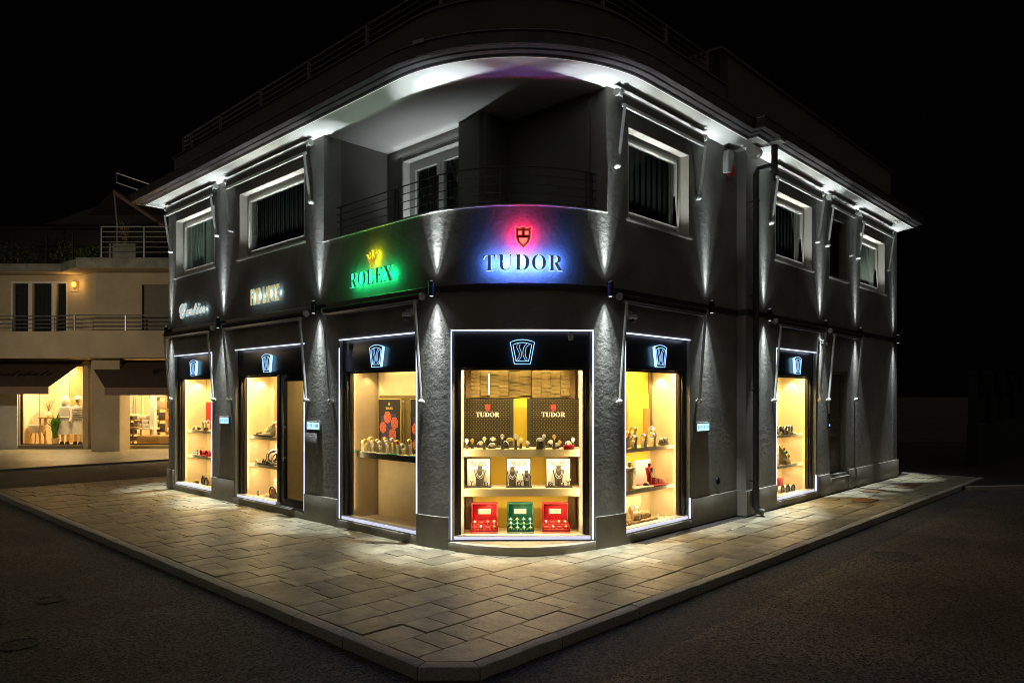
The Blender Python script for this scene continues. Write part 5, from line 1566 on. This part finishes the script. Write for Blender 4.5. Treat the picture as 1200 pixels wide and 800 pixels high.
nb = thing('neighbour_house', 'beige house with balconies and lit shop windows across the side street on the left', 'house', NB)
part('wall', MB().wall(-24, -15.72, -0.1, 3.24, [(-18.28, -15.92, 0.08, 3.0)], 0.3), M['beige'], nb, NB)
part('wall', MB().box(-18.95, -18.30, -0.06, -0.002, -0.1, 3.2), M['reveal'], nb, NB)
part('wall', MB().box(-15.72, -15.3, 0.5, 0.6, -0.1, 3.24).box(-15.3, -15.2, -0.1, 0.6, -0.1, 3.24), M['beige'], nb, NB)
part('drainpipe', MB().cyl((-15.42, 0.42, -0.1), (-15.42, 0.42, 3.2), 0.06, 10), M['black'], nb, NB)
part('wall', MB().wall(-15.3, -6, -0.1, 3.24, [(-15.25, -9.6, 0.06, 3.0)], 0.3, y=0.2), M['beige'], nb, NB)
part('pillar', MB().box(-14.98, -13.97, -1.05, -0.35, -0.1, 3.24), M['beige'], nb, NB)
part('plinth', MB().box(-18.3, -15.9, -0.03, 0.02, -0.1, 0.07), M['plinth'], nb, NB)
# balcony
part('balcony', MB().prism([(-24, -1.1), (-16.30, -1.1), (-15.43, -1.42), (-6, -1.42), (-6, -1.26), (-15.35, -1.26), (-16.25, -0.95), (-24, -0.95)], 3.241, 4.20, ax='z').prism([(-24, -0.94), (-16.25, -0.94), (-15.35, -1.25), (-6, -1.25), (-6, 0.3), (-24, 0.3)], 3.241, 3.42, ax='z'), M['beige'], nb, NB)
def nrail(name, pts, z0, z1, n, posts, label, mt, r):
    return railing(name, pts, z0, z1, n, posts, label, mt, r, 0.022, NB)
nrail('balcony_railing', [(-24, -1.0), (-16.28, -1.0), (-15.40, -1.33), (-6, -1.33)], 4.20, 4.75, 4, [(-18.4, -1.0), (-16.35, -1.0), (-15.40, -1.33), (-13.6, -1.33), (-11.8, -1.33)], 'slim metal railing on the balcony of the beige house', M['steel'], 0.016)
# upper storey
part('wall', MB().wall(-24, -15.95, 3.42, 6.38, [(-18.60, -16.46, 3.6, 6.16)], 0.3), M['beige'], nb, NB)
part('wall', MB().prism([(-15.95, 0.0), (-15.06, -0.62), (-15.06, -0.3), (-15.8, 0.25)], 3.42, 6.38, ax='z'), M['beige'], nb, NB)
part('wall', MB().wall(-15.06, -6, 3.42, 6.36, [(-13.40, -11.9, 3.7, 5.93)], 0.3, y=-0.62), M['beige'], nb, NB)
part('shutter', MB().box(-13.40, -11.9, -0.52, -0.48, 3.7, 5.93), M['shutter'], nb, NB)
gw = part('window', MB().box(-18.60, -18.52, 0.02, 0.2, 3.6, 6.16).box(-16.54, -16.46, 0.02, 0.2, 3.6, 6.16).box(-17.95, -17.80, 0.02, 0.2, 3.6, 6.08).box(-17.08, -16.93, 0.02, 0.2, 3.6, 6.08).box(-18.52, -16.54, 0.02, 0.2, 6.08, 6.16), M['reveal'], nb, NB)
cv = MB()
for i in range(44):
    x = -18.5 + i * 0.045
    if -17.98 < x < -17.82 or -17.1 < x < -16.95: continue
    cv.box(x, x + 0.04, 0.24 + 0.03 * math.sin(i * 1.7), 0.27 + 0.03 * math.sin(i * 1.7), 3.6, 6.08)
part('curtain', cv, M['curtain'], gw, NB, kind='stuff')
part('pane', MB().box(-18.5, -16.55, 0.12, 0.13, 3.6, 6.08), M['pane_up'], gw, NB)
part('dark_room', MB().box(-19, -16, 1.4, 1.5, 3.4, 6.4), M['dark_int'], gw, NB)
# roof terrace
part('terrace_slab', MB().prism([(-24, -0.62), (-16.3, -0.62), (-15.3, -1.42), (-6, -1.42), (-6, 5), (-24, 5)], 6.39, 6.42, ax='z'), M['beige'], nb, NB)
part('slab_edge', MB().prism([(-24, -0.66), (-16.3, -0.66), (-16.3, -0.5), (-24, -0.5)], 6.425, 6.68, ax='z').prism([(-16.3, -0.66), (-15.28, -1.48), (-15.2, -1.3), (-16.2, -0.5)], 6.425, 6.70, ax='z'), M['slab'], nb, NB)
part('slab_edge', MB().box(-15.27, -6, -1.48, -1.3, 6.40, 6.74), M['slab'], nb, NB)
part('terrace_floor', MB().box(-24, -6, -0.45, 5, 6.43, 6.6), M['slab'], nb, NB)
part('attic_wall', MB().wall(-24, -6, 6.6, 8.9, [], 0.3, y=3.0), M['dark_int'], nb, NB)
part('attic_roof', MB().prism([(-19.0, 8.9), (-15.2, 10.2), (-6, 10.2), (-6, 8.9)], 2.6, 6), M['dark_int'], nb, NB)
nrail('terrace_railing', [(-14.45, -1.33), (-6, -1.33)], 6.78, 7.86, 6, [(-14.45, -1.33), (-12.95, -1.33), (-11.4, -1.33)], 'metal railing of the roof terrace of the beige house', M['steel'], 0.016)
nrail('terrace_railing', [(-24, -0.55), (-16.1, -0.55), (-15.2, -1.3)], 6.70, 7.72, 2, [(-18.1, -0.55), (-16.9, -0.55), (-15.75, -0.86)], 'dark open railing left of the roof terrace of the beige house', M['black_metal'], 0.014)

wlamp = thing('wall_lamp', 'small glowing orange wall lamp beside the balcony doors of the beige house', 'lamp', NB.at(-16.18, 0, 6.02))
part('backplate', MB().box(-0.16, 0.10, -0.02, 0, -0.25, 0.22), M['beige'], wlamp)
part('shade', MB().lathe([(0.05, -0.09), (0.08, -0.03), (0.08, 0.06), (0.05, 0.10)], 12, (0, -0.10, 0)), mat('orange_lamp_glass', (0.9, 0.5, 0.1), 0.4, emit=(1.0, 0.42, 0.05), estr=2.2), wlamp)
point('wall_lamp_bulb', NB, (-16.18, -0.28, 6.02), 7, (1.0, 0.55, 0.15), 0.05)

def shop_awning(label, a, b, c, d, lab_text=None, mirror=False):
    t = thing('shop_awning', label, 'awning', NB)
    mb = MB().add([a, b, c, d] + [(p[0], p[1], p[2] - 0.02) for p in (a, b, c, d)], [(0, 1, 2, 3), (7, 6, 5, 4), (0, 4, 5, 1), (1, 5, 6, 2), (2, 6, 7, 3), (3, 7, 4, 0)])
    part('canopy', mb, M['awn'], t)
    part('valance', MB().box(d[0], c[0], d[1] - 0.015, d[1] - 0.002, d[2] - 0.27, d[2] - 0.001), M['val'], t)
    me, wd = text_mesh(script(lab_text), 0.34, 0.002, 1.0, [M['black']])
    va, vb = Vector(a), Vector(d)
    nrm = (Vector(b) - va).cross(vb - va).normalized()
    if nrm.z < 0: nrm = -nrm
    up = (va - vb).normalized()
    for v in me.vertices:
        x = v.co.x; z = v.co.z
        v.co = Vector(((-12.75 + x) if mirror else (-18.55 + x), 0, 0)) + Vector((0, vb.y, vb.z)) + Vector((0, up.y, up.z)).normalized() * (0.65 + z) + nrm * 0.008
    part('lettering', me, None, t)
    return t


shop_awning('dark brown shop awning over the window with mannequins', (-23, -0.02, 3.20), (-15.84, -0.02, 3.20), (-16.30, -1.35, 2.24), (-23, -1.35, 2.24), 'calibate')
shop_awning('brown shop awning over the shop with shelves', (-15.30, -0.98 + 0.3, 3.20), (-7, -0.68, 3.20), (-7, -1.75, 2.20), (-14.10, -1.75, 2.20), 'C', True)

# inside the two shops
def shop_room(x0, x1, y0, D, nm, pw):
    t = MB().box(x0 - 0.3, x1 + 0.3, y0 + D, y0 + D + 0.1, -0.05, 3.1).box(x0 - 0.4, x0 - 0.3, y0, y0 + D, -0.05, 3.1).box(x1 + 0.3, x1 + 0.4, y0, y0 + D, -0.05, 3.1).box(x0 - 0.3, x1 + 0.3, y0, y0 + D, 3.05, 3.15)
    r = part('shop_room', t, M['shopwall'], nb, NB)
    part('floor', MB().box(x0 - 0.3, x1 + 0.3, y0, y0 + D, 0.0, 0.06), M['oakfloor'], r, NB)
    area('shop_ceiling_light', NB, ((x0 + x1) / 2, y0 + 0.12, 3.0), (0, 0.25, -1), pw, (x1 - x0) * 0.8, 0.4, (1.0, 0.72, 0.36))
    area('shop_ceiling_light', NB, ((x0 + x1) / 2, y0 + D - 0.8, 3.0), (0, 0.2, -1), pw, (x1 - x0) * 0.8, 0.4, (1.0, 0.72, 0.36))
    f = MB()
    f.box(x0, x0 + 0.05, y0 - 0.2, y0 - 0.14, 0.07, 3.0).box(x1 - 0.05, x1, y0 - 0.2, y0 - 0.14, 0.07, 3.0).box(x0 + 0.05, x1 - 0.05, y0 - 0.2, y0 - 0.14, 0.07, 0.12)
    part('frame', f, M['frame'], r, NB)
    part('pane', MB().box(x0 + 0.05, x1 - 0.05, y0 - 0.175, y0 - 0.165, 0.12, 3.0), M['pane'], r, NB)
    return r


r1 = shop_room(-18.28, -15.92, 0.301, 2.2, 'a', 150)
part('partition', MB().box(-17.42, -17.37, 1.6, 2.4, 0.06, 3.05).box(-18.1, -17.5, 2.3, 2.48, 1.9, 1.95).box(-18.12, -18.10, 0.9, 0.92, 0.06, 3.0), M['wood'], r1, NB)
r2 = shop_room(-15.25, -9.6, 0.501, 3.2, 'b', 300)


def mannequin(x, y, label, hat):
    t = thing('mannequin', label, 'mannequin', NB.at(x, y, 0.06), 'mannequins in the shop window')
    bl = mat('mannequin_' + ('hat' if hat else 'hood'), (0.70, 0.62, 0.48), 0.5, var=0.05)
    for s in (-1, 1):
        part('leg', MB().tube([(s * 0.10, 0, 0.08), (s * 0.10, 0.0, 0.45), (s * 0.09, 0, 0.85)], 0.045, 8, r1=0.075), bl, t)
        part('shoe', MB().lathe([(0.06, 0), (0.065, 0.04), (0.045, 0.11)], 10, (s * 0.10, -0.05, 0), sy=1.7), M['black'], t)
        part('sleeve', MB().tube([(s * 0.16, 0, 1.41), (s * 0.25, -0.02, 1.15), (s * 0.25, -0.10, 0.88)], 0.065, 10, r1=0.05), M['garment'], t)
    part('coat', MB().lathe([(0.30, 0.38), (0.29, 0.42), (0.24, 0.75), (0.205, 1.02), (0.23, 1.28), (0.21, 1.42), (0.10, 1.50), (0.065, 1.54)], 16, sy=0.62), M['garment'], t)
    part('head', MB().lathe([(0.055, 1.52), (0.06, 1.57), (0.095, 1.63), (0.105, 1.71), (0.085, 1.79), (0.03, 1.83)], 14), bl, t)
    if hat:
        part('hat', MB().lathe([(0.19, 1.73), (0.185, 1.745), (0.115, 1.76), (0.105, 1.84), (0.04, 1.86)], 16), M['garment'], t)
        st = MB()
        for i in range(5): st.torus((0, 0, 0.95 + i * 0.09), 0.222, 0.012, 18, 5, 'z', sz=0.64)
        part('stripe', st, M['velvet'], t, kind='stuff')
    else:
        part('hood', MB().lathe([(0.13, 1.46), (0.15, 1.55), (0.14, 1.70), (0.10, 1.83), (0.03, 1.87)], 14, (0, 0.02, 0)), M['garment'], t)
        part('belt', MB().torus((0, 0, 1.03), 0.21, 0.022, 18, 6, 'z', sz=0.64), M['cream'], t)
    return t


mannequin(-17.02, 0.75, 'mannequin in a long white hooded coat, left of two', False)
mannequin(-16.55, 0.80, 'mannequin in a striped white coat and hat, right of two', True)
ch = thing('armchair', 'white shell armchair on wooden legs in the mannequin shop window', 'chair', NB.at(-18.22, 0.95, 0.06))
part('shell', MB().lathe([(0.05, 0.42), (0.22, 0.44), (0.28, 0.52), (0.31, 0.72), (0.24, 0.73), (0.20, 0.52)], 16).prism([(-0.24, 0.6), (0.24, 0.6), (0.29, 1.05), (0.15, 1.22), (-0.15, 1.22), (-0.29, 1.05)], 0.16, 0.25), M['garment'], ch)
for sx in (-1, 1):
    for sy in (-1, 1):
        part('leg', MB().tube([(sx * 0.13, sy * 0.12, 0.44), (sx * 0.24, sy * 0.22, 0.0)], 0.018, 6), M['oak'], ch)
tb = thing('tall_table', 'tall narrow wooden side table with a vase in the mannequin shop window', 'table', NB.at(-17.70, 0.9, 0.06))
part('top', MB().box(-0.34, 0.28, -0.2, 0.2, 0.98, 1.04), M['oak'], tb)
for sx in (-0.28, 0.22):
    for sy in (-0.15, 0.15): part('leg', MB().box(sx - 0.025, sx + 0.025, sy - 0.025, sy + 0.025, 0, 0.98), M['oak'], tb)
va = thing('vase', 'glass vase of dry twigs on the tall table behind the armchair', 'vase', NB.at(-17.75, 0.9, 1.10))
part('body', MB().lathe([(0.05, 0), (0.09, 0.08), (0.06, 0.18), (0.05, 0.22)], 12), M['cream'], va)
tw = MB()
q = random.Random(9)
for i in range(16):
    a = q.uniform(0, 2 * PI); r = q.uniform(0.1, 0.35)
    tw.tube([(0, 0, 0.2), (r * 0.4 * math.cos(a), r * 0.3 * math.sin(a), 0.4), (r * math.cos(a), r * 0.5 * math.sin(a), q.uniform(0.45, 0.75))], 0.006, 4)
part('twigs', tw, M['straw'], va, kind='stuff')


def leaf_plant(fr, name, label, cat, h, n, spread, mt, pot, seed, wid=0.03):
    t = thing(name, label, cat, fr)
    q = random.Random(seed)
    lf = MB()
    for i in range(n):
        a = q.uniform(0, 2 * PI); L_ = h * q.uniform(0.55, 1.0); s = spread * q.uniform(0.2, 1.0)
        p = [Vector((0.06 * math.cos(a), 0.06 * math.sin(a), 0)), Vector((s * 0.35 * math.cos(a), s * 0.35 * math.sin(a), L_ * 0.6)), Vector((s * math.cos(a), s * math.sin(a), L_ * q.uniform(0.75, 1.0)))]
        sd = Vector((-math.sin(a), math.cos(a), 0)) * wid
        lf.add([p[0] - sd * 0.3, p[0] + sd * 0.3, p[1] + sd, p[2], p[1] - sd], [(0, 1, 2, 3, 4)])
    part('foliage', lf, mt, t, kind='stuff')
    if pot: pot(t)
    return t


leaf_plant(NB.at(-17.38, 0.72, 0.30), 'potted_plant', 'green leafy plant beside the tall table in the mannequin shop window', 'plant', 1.05, 60, 0.42, M['plant'],
           lambda t: part('pot', MB().lathe([(0.10, -0.24), (0.14, 0.0), (0.12, 0.0)], 12), M['cream'], t), 4, 0.05)

# right-hand shop: rack, table, shelves
rk_ = thing('clothes_rack', 'clothes rack hung with pale garments in the right neighbouring shop', 'clothes rack', NB.at(-15.5, 1.6, 0.06))
part('rail', MB().cyl((-0.1, 0, 2.15), (0.95, 0, 2.15), 0.018, 8), M['steel'], rk_)
for x in (-0.08, 0.93): part('leg', MB().cyl((x, 0, 0), (x, 0, 2.15), 0.018, 8), M['steel'], rk_)
gcol = [M['garment'], M['cream'], M['birch'], M['garment'], M['taupe']]
for i in range(8):
    x = 0.04 + i * 0.115
    part('garment', MB().prism([(-0.19, 0.0), (0.19, 0.0), (0.17, 0.8), (0.05, 0.95), (-0.05, 0.95), (-0.17, 0.8)], x - 0.02, x + 0.03, ax='x') if i % 2 else MB().lathe([(0.17, 0), (0.15, 0.5), (0.16, 0.78), (0.05, 0.95)], 10, (x, 0, 0), sx=0.32), gcol[i % 5], rk_).location = (0, 0, 1.15)
cb = thing('wooden_counter', 'low wooden cabinet with dark drawers beneath the clothes rack', 'cabinet', NB.at(-14.95, 0.95, 0.06))
part('carcass', MB().box(-0.45, 0.2, -0.25, 0.25, 0, 1.1), M['oak'], cb)
for i in range(4): part('shelf', MB().box(0.201, 0.6, -0.25, 0.25, 0.12 + i * 0.26, 0.15 + i * 0.26), M['oak'], cb)
for i in range(4): part('bag', MB().box(0.25, 0.5, -0.2, 0.1, 0.151 + i * 0.26, 0.30 + i * 0.26), M['velvet'], cb)
dt = thing('display_table', 'pale display table stacked with folded white linen', 'table', NB.at(-14.2, 1.3, 0.06))
part('top', MB().box(-0.45, 0.40, -0.4, 0.4, 0.55, 0.62), M['white'], dt)
for sx in (-0.38, 0.33):
    for sy in (-0.3, 0.3): part('leg', MB().box(sx - 0.03, sx + 0.03, sy - 0.03, sy + 0.03, 0, 0.55), M['oak'], dt)
q = random.Random(2)
for i in range(9):
    x = -0.30 + (i % 3) * 0.28 + q.uniform(-0.02, 0.02); z = 0.625 + (i // 3) * 0.16
    solo('folded_linen', MB().box(-0.12, 0.12, -0.16, 0.16, 0, 0.15), (M['garment'], M['white'], M['cream'])[i % 3], NB.at(-14.2 + x, 1.3, 0.06 + z), 'stack of folded linen on the pale display table, %s row, %s of three' % (('bottom', 'middle', 'top')[i // 3], ('left', 'middle', 'right')[i % 3]), 'folded linen', 'folded linen on the display table', bevel=0.02)
mb_ = mannequin
tw_ = thing('wooden_platform', 'low golden wooden platform in front of the shelves', 'platform', NB.at(-13.1, 0.75, 0.06))
part('body', MB().box(-1.1, 1.5, -0.2, 0.4, 0, 0.34), M['oak'], tw_, bevel=0.01)
rb_ = solo('red_bag', MB().lathe([(0.14, 0), (0.17, 0.1), (0.15, 0.3), (0.06, 0.38)], 12, sy=0.5), M['red'], NB.at(-14.5, 2.4, 1.75), 'red bag hanging at the back of the right neighbouring shop', 'bag')
sf = thing('shelf_unit', 'tall open wooden shelf unit in the right neighbouring shop', 'shelf', NB.at(-13.55, 1.7, 0.06))
for x in (-0.45, 0.0, 0.45): part('upright', MB().box(x - 0.025, x + 0.025, -0.2, 0.2, 0, 2.6), M['oak'], sf)
for i in range(5): part('board', MB().box(-0.45, 0.45, -0.2, 0.2, 0.42 + i * 0.45, 0.45 + i * 0.45), M['oak'], sf)
items = [(M['velvet'], 'dark basket'), (M['white'], 'white ceramic bowl'), (M['velvet'], 'dark folded blanket'), (M['orange'], 'orange cushion'), (M['taupe'], 'taupe cushion'), (M['velvet'], 'dark storage box'), (M['garment'], 'pale towel pile'), (M['velvet'], 'black square box')]
for i, (m_, l_) in enumerate(items):
    x = -0.225 + (i % 2) * 0.45; z = 0.451 + (i // 2) * 0.45
    solo(l_.split(' ')[-1], MB().box(-0.2, 0.2, -0.15, 0.15, 0, 0.30 if i not in (1, 3) else 0.16), m_, NB.at(-13.55 + x, 1.65, 0.06 + z), '%s on the open wooden shelf unit, %s column' % (l_, ('left', 'right')[i % 2]), l_.split(' ')[-1], bevel=0.03)
solo('white_column', MB().box(-0.09, 0.09, -0.09, 0.09, 0, 2.95), M['white'], NB.at(-13.85, 1.1, 0.06), 'slim white column before the shelves of the right neighbouring shop', 'column')

# roof terrace of the neighbour
leaf_plant(NB.at(-13.95, -0.7, 7.36), 'planter', 'dry ornamental grass in a grey planter on the roof terrace', 'planter', 1.0, 130, 0.55, M['straw'],
           lambda t: part('box', MB().box(-0.48, 0.48, -0.22, 0.22, -0.76, -0.005), M['slab'], t, bevel=0.01), 6, 0.014)


def bush(x, y, z, r, label, seed):
    t = thing('shrub', label, 'shrub', NB.at(x, y, z), 'dark shrubs on the roof terrace')
    q = random.Random(seed)
    part('stem', MB().tube([(0, 0, 0), (0.03, 0, r * 0.7)], 0.03, 6, r1=0.015), M['wood'], t)
    lf = MB()
    for i in range(420):
        d = Vector((q.gauss(0, 1), q.gauss(0, 1), q.gauss(0, 1))).normalized() * r * q.uniform(0.35, 1.0)
        p = Vector((d.x * 1.3, d.y * 0.8, d.z * 0.8 + r * 0.8))
        a = Vector((q.gauss(0, 1), q.gauss(0, 1), q.gauss(0, 1))).normalized() * 0.06
        b = Vector((q.gauss(0, 1), q.gauss(0, 1), q.gauss(0, 1))).normalized() * 0.035
        lf.add([p - a, p + b, p + a, p - b], [(0, 1, 2, 3)])
    part('foliage', lf, M['leafy'], t, kind='stuff')


bush(-16.4, 0.0, 6.65, 0.62, 'dark rounded shrub on the left roof terrace, right of two', 1)
bush(-18.4, 0.1, 6.65, 0.62, 'dark rounded shrub on the left roof terrace, left of two', 2)
bush(-15.2, -0.5, 6.65, 0.48, 'small dark shrub at the corner of the roof terrace railing', 3)
pg = thing('terrace_awning', 'folded awning frame on a post above the roof terrace railing', 'awning', NB.at(-14.52, -0.2, 6.6))
part('post', MB().tube([(0, 0, 0), (0, 0, 1.6), (-0.09, -0.05, 2.85)], 0.035, 8), M['steel'], pg)
part('arm', MB().tube([(-0.05, -0.05, 2.75), (0.8, 0.3, 2.15), (1.5, 0.6, 1.65)], 0.075, 8, r1=0.06), M['val'], pg)
part('frame_bar', MB().tube([(-0.02, 0, 3.5), (1.4, 0.3, 3.05)], 0.028, 8).tube([(-0.02, 0, 3.5), (-0.02, 0, 3.15), (1.4, 0.3, 2.7)], 0.028, 8), M['steel'], pg)
part('cover', MB().add([(-0.1, -0.02, 2.9), (2.6, 0.6, 2.35), (2.6, 2.6, 2.6), (-2.6, 2.6, 2.6)], [(0, 1, 2, 3)]), M['awn'], pg)

# assumed warm street lamp, added to light the neighbouring house, just outside the picture
sp = thing('assumed_street_lamp', 'assumed grey street lamp added for warm light by the side street', 'street lamp', FW.at(-17.6, 16.4, -0.12))
part('pole', MB().cyl((0, 0, 0), (0, 0, 5.1), 0.06, 10, r1=0.04), M['steel'], sp)
part('head', MB().box(-0.1, 0.5, -0.12, 0.12, 5.1, 5.18), M['steel'], sp, bevel=0.01)
spot('assumed_street_lamp_light', FW, (-17.2, 16.4, 4.85), (3.6, 10, -1.4), 740, 100, 0.9, (1.0, 0.80, 0.54), 0.12)
spot('assumed_street_lamp_light', FW, (-17.2, 16.4, 4.8), (3.5, -0.5, -2.6), 170, 120, 0.9, (1.0, 0.78, 0.50), 0.12)

# ------------------------------------------------------------------ the dark far side on the right
gwl = thing('garden_wall', 'dark garden wall with a fence at the far right of the street', 'wall', FR.at(17.0, -1.0, -0.12))
part('wall', MB().box(0, 16, 0, 0.25, 0, 1.25), M['dark_int'], gwl)
for i in range(9):
    part('post', MB().box(i * 2.0, i * 2.0 + 0.12, 0.02, 0.22, 1.252, 2.75), M['dark_int'], gwl)
for i in range(60):
    part('fence_bar', MB().box(0.15 + i * 0.26, 0.18 + i * 0.26, 0.1, 0.13, 1.252, 2.5), M['black_metal'], gwl)
part('rail', MB().box(0.12, 16, 0.135, 0.16, 2.42, 2.48), M['black_metal'], gwl)
solo('far_kerb', MB().box(0, 30, -0.16, 0, -0.2, 0), M['kerb'], FW.at(9.6, 15.2, 0.0, R_(8)), kind='structure')
solo('garden', MB().box(0, 30, 0, 14, -0.2, -0.03), M['bed'], FW.at(9.6, 15.2, 0.0, R_(8)), kind='structure')
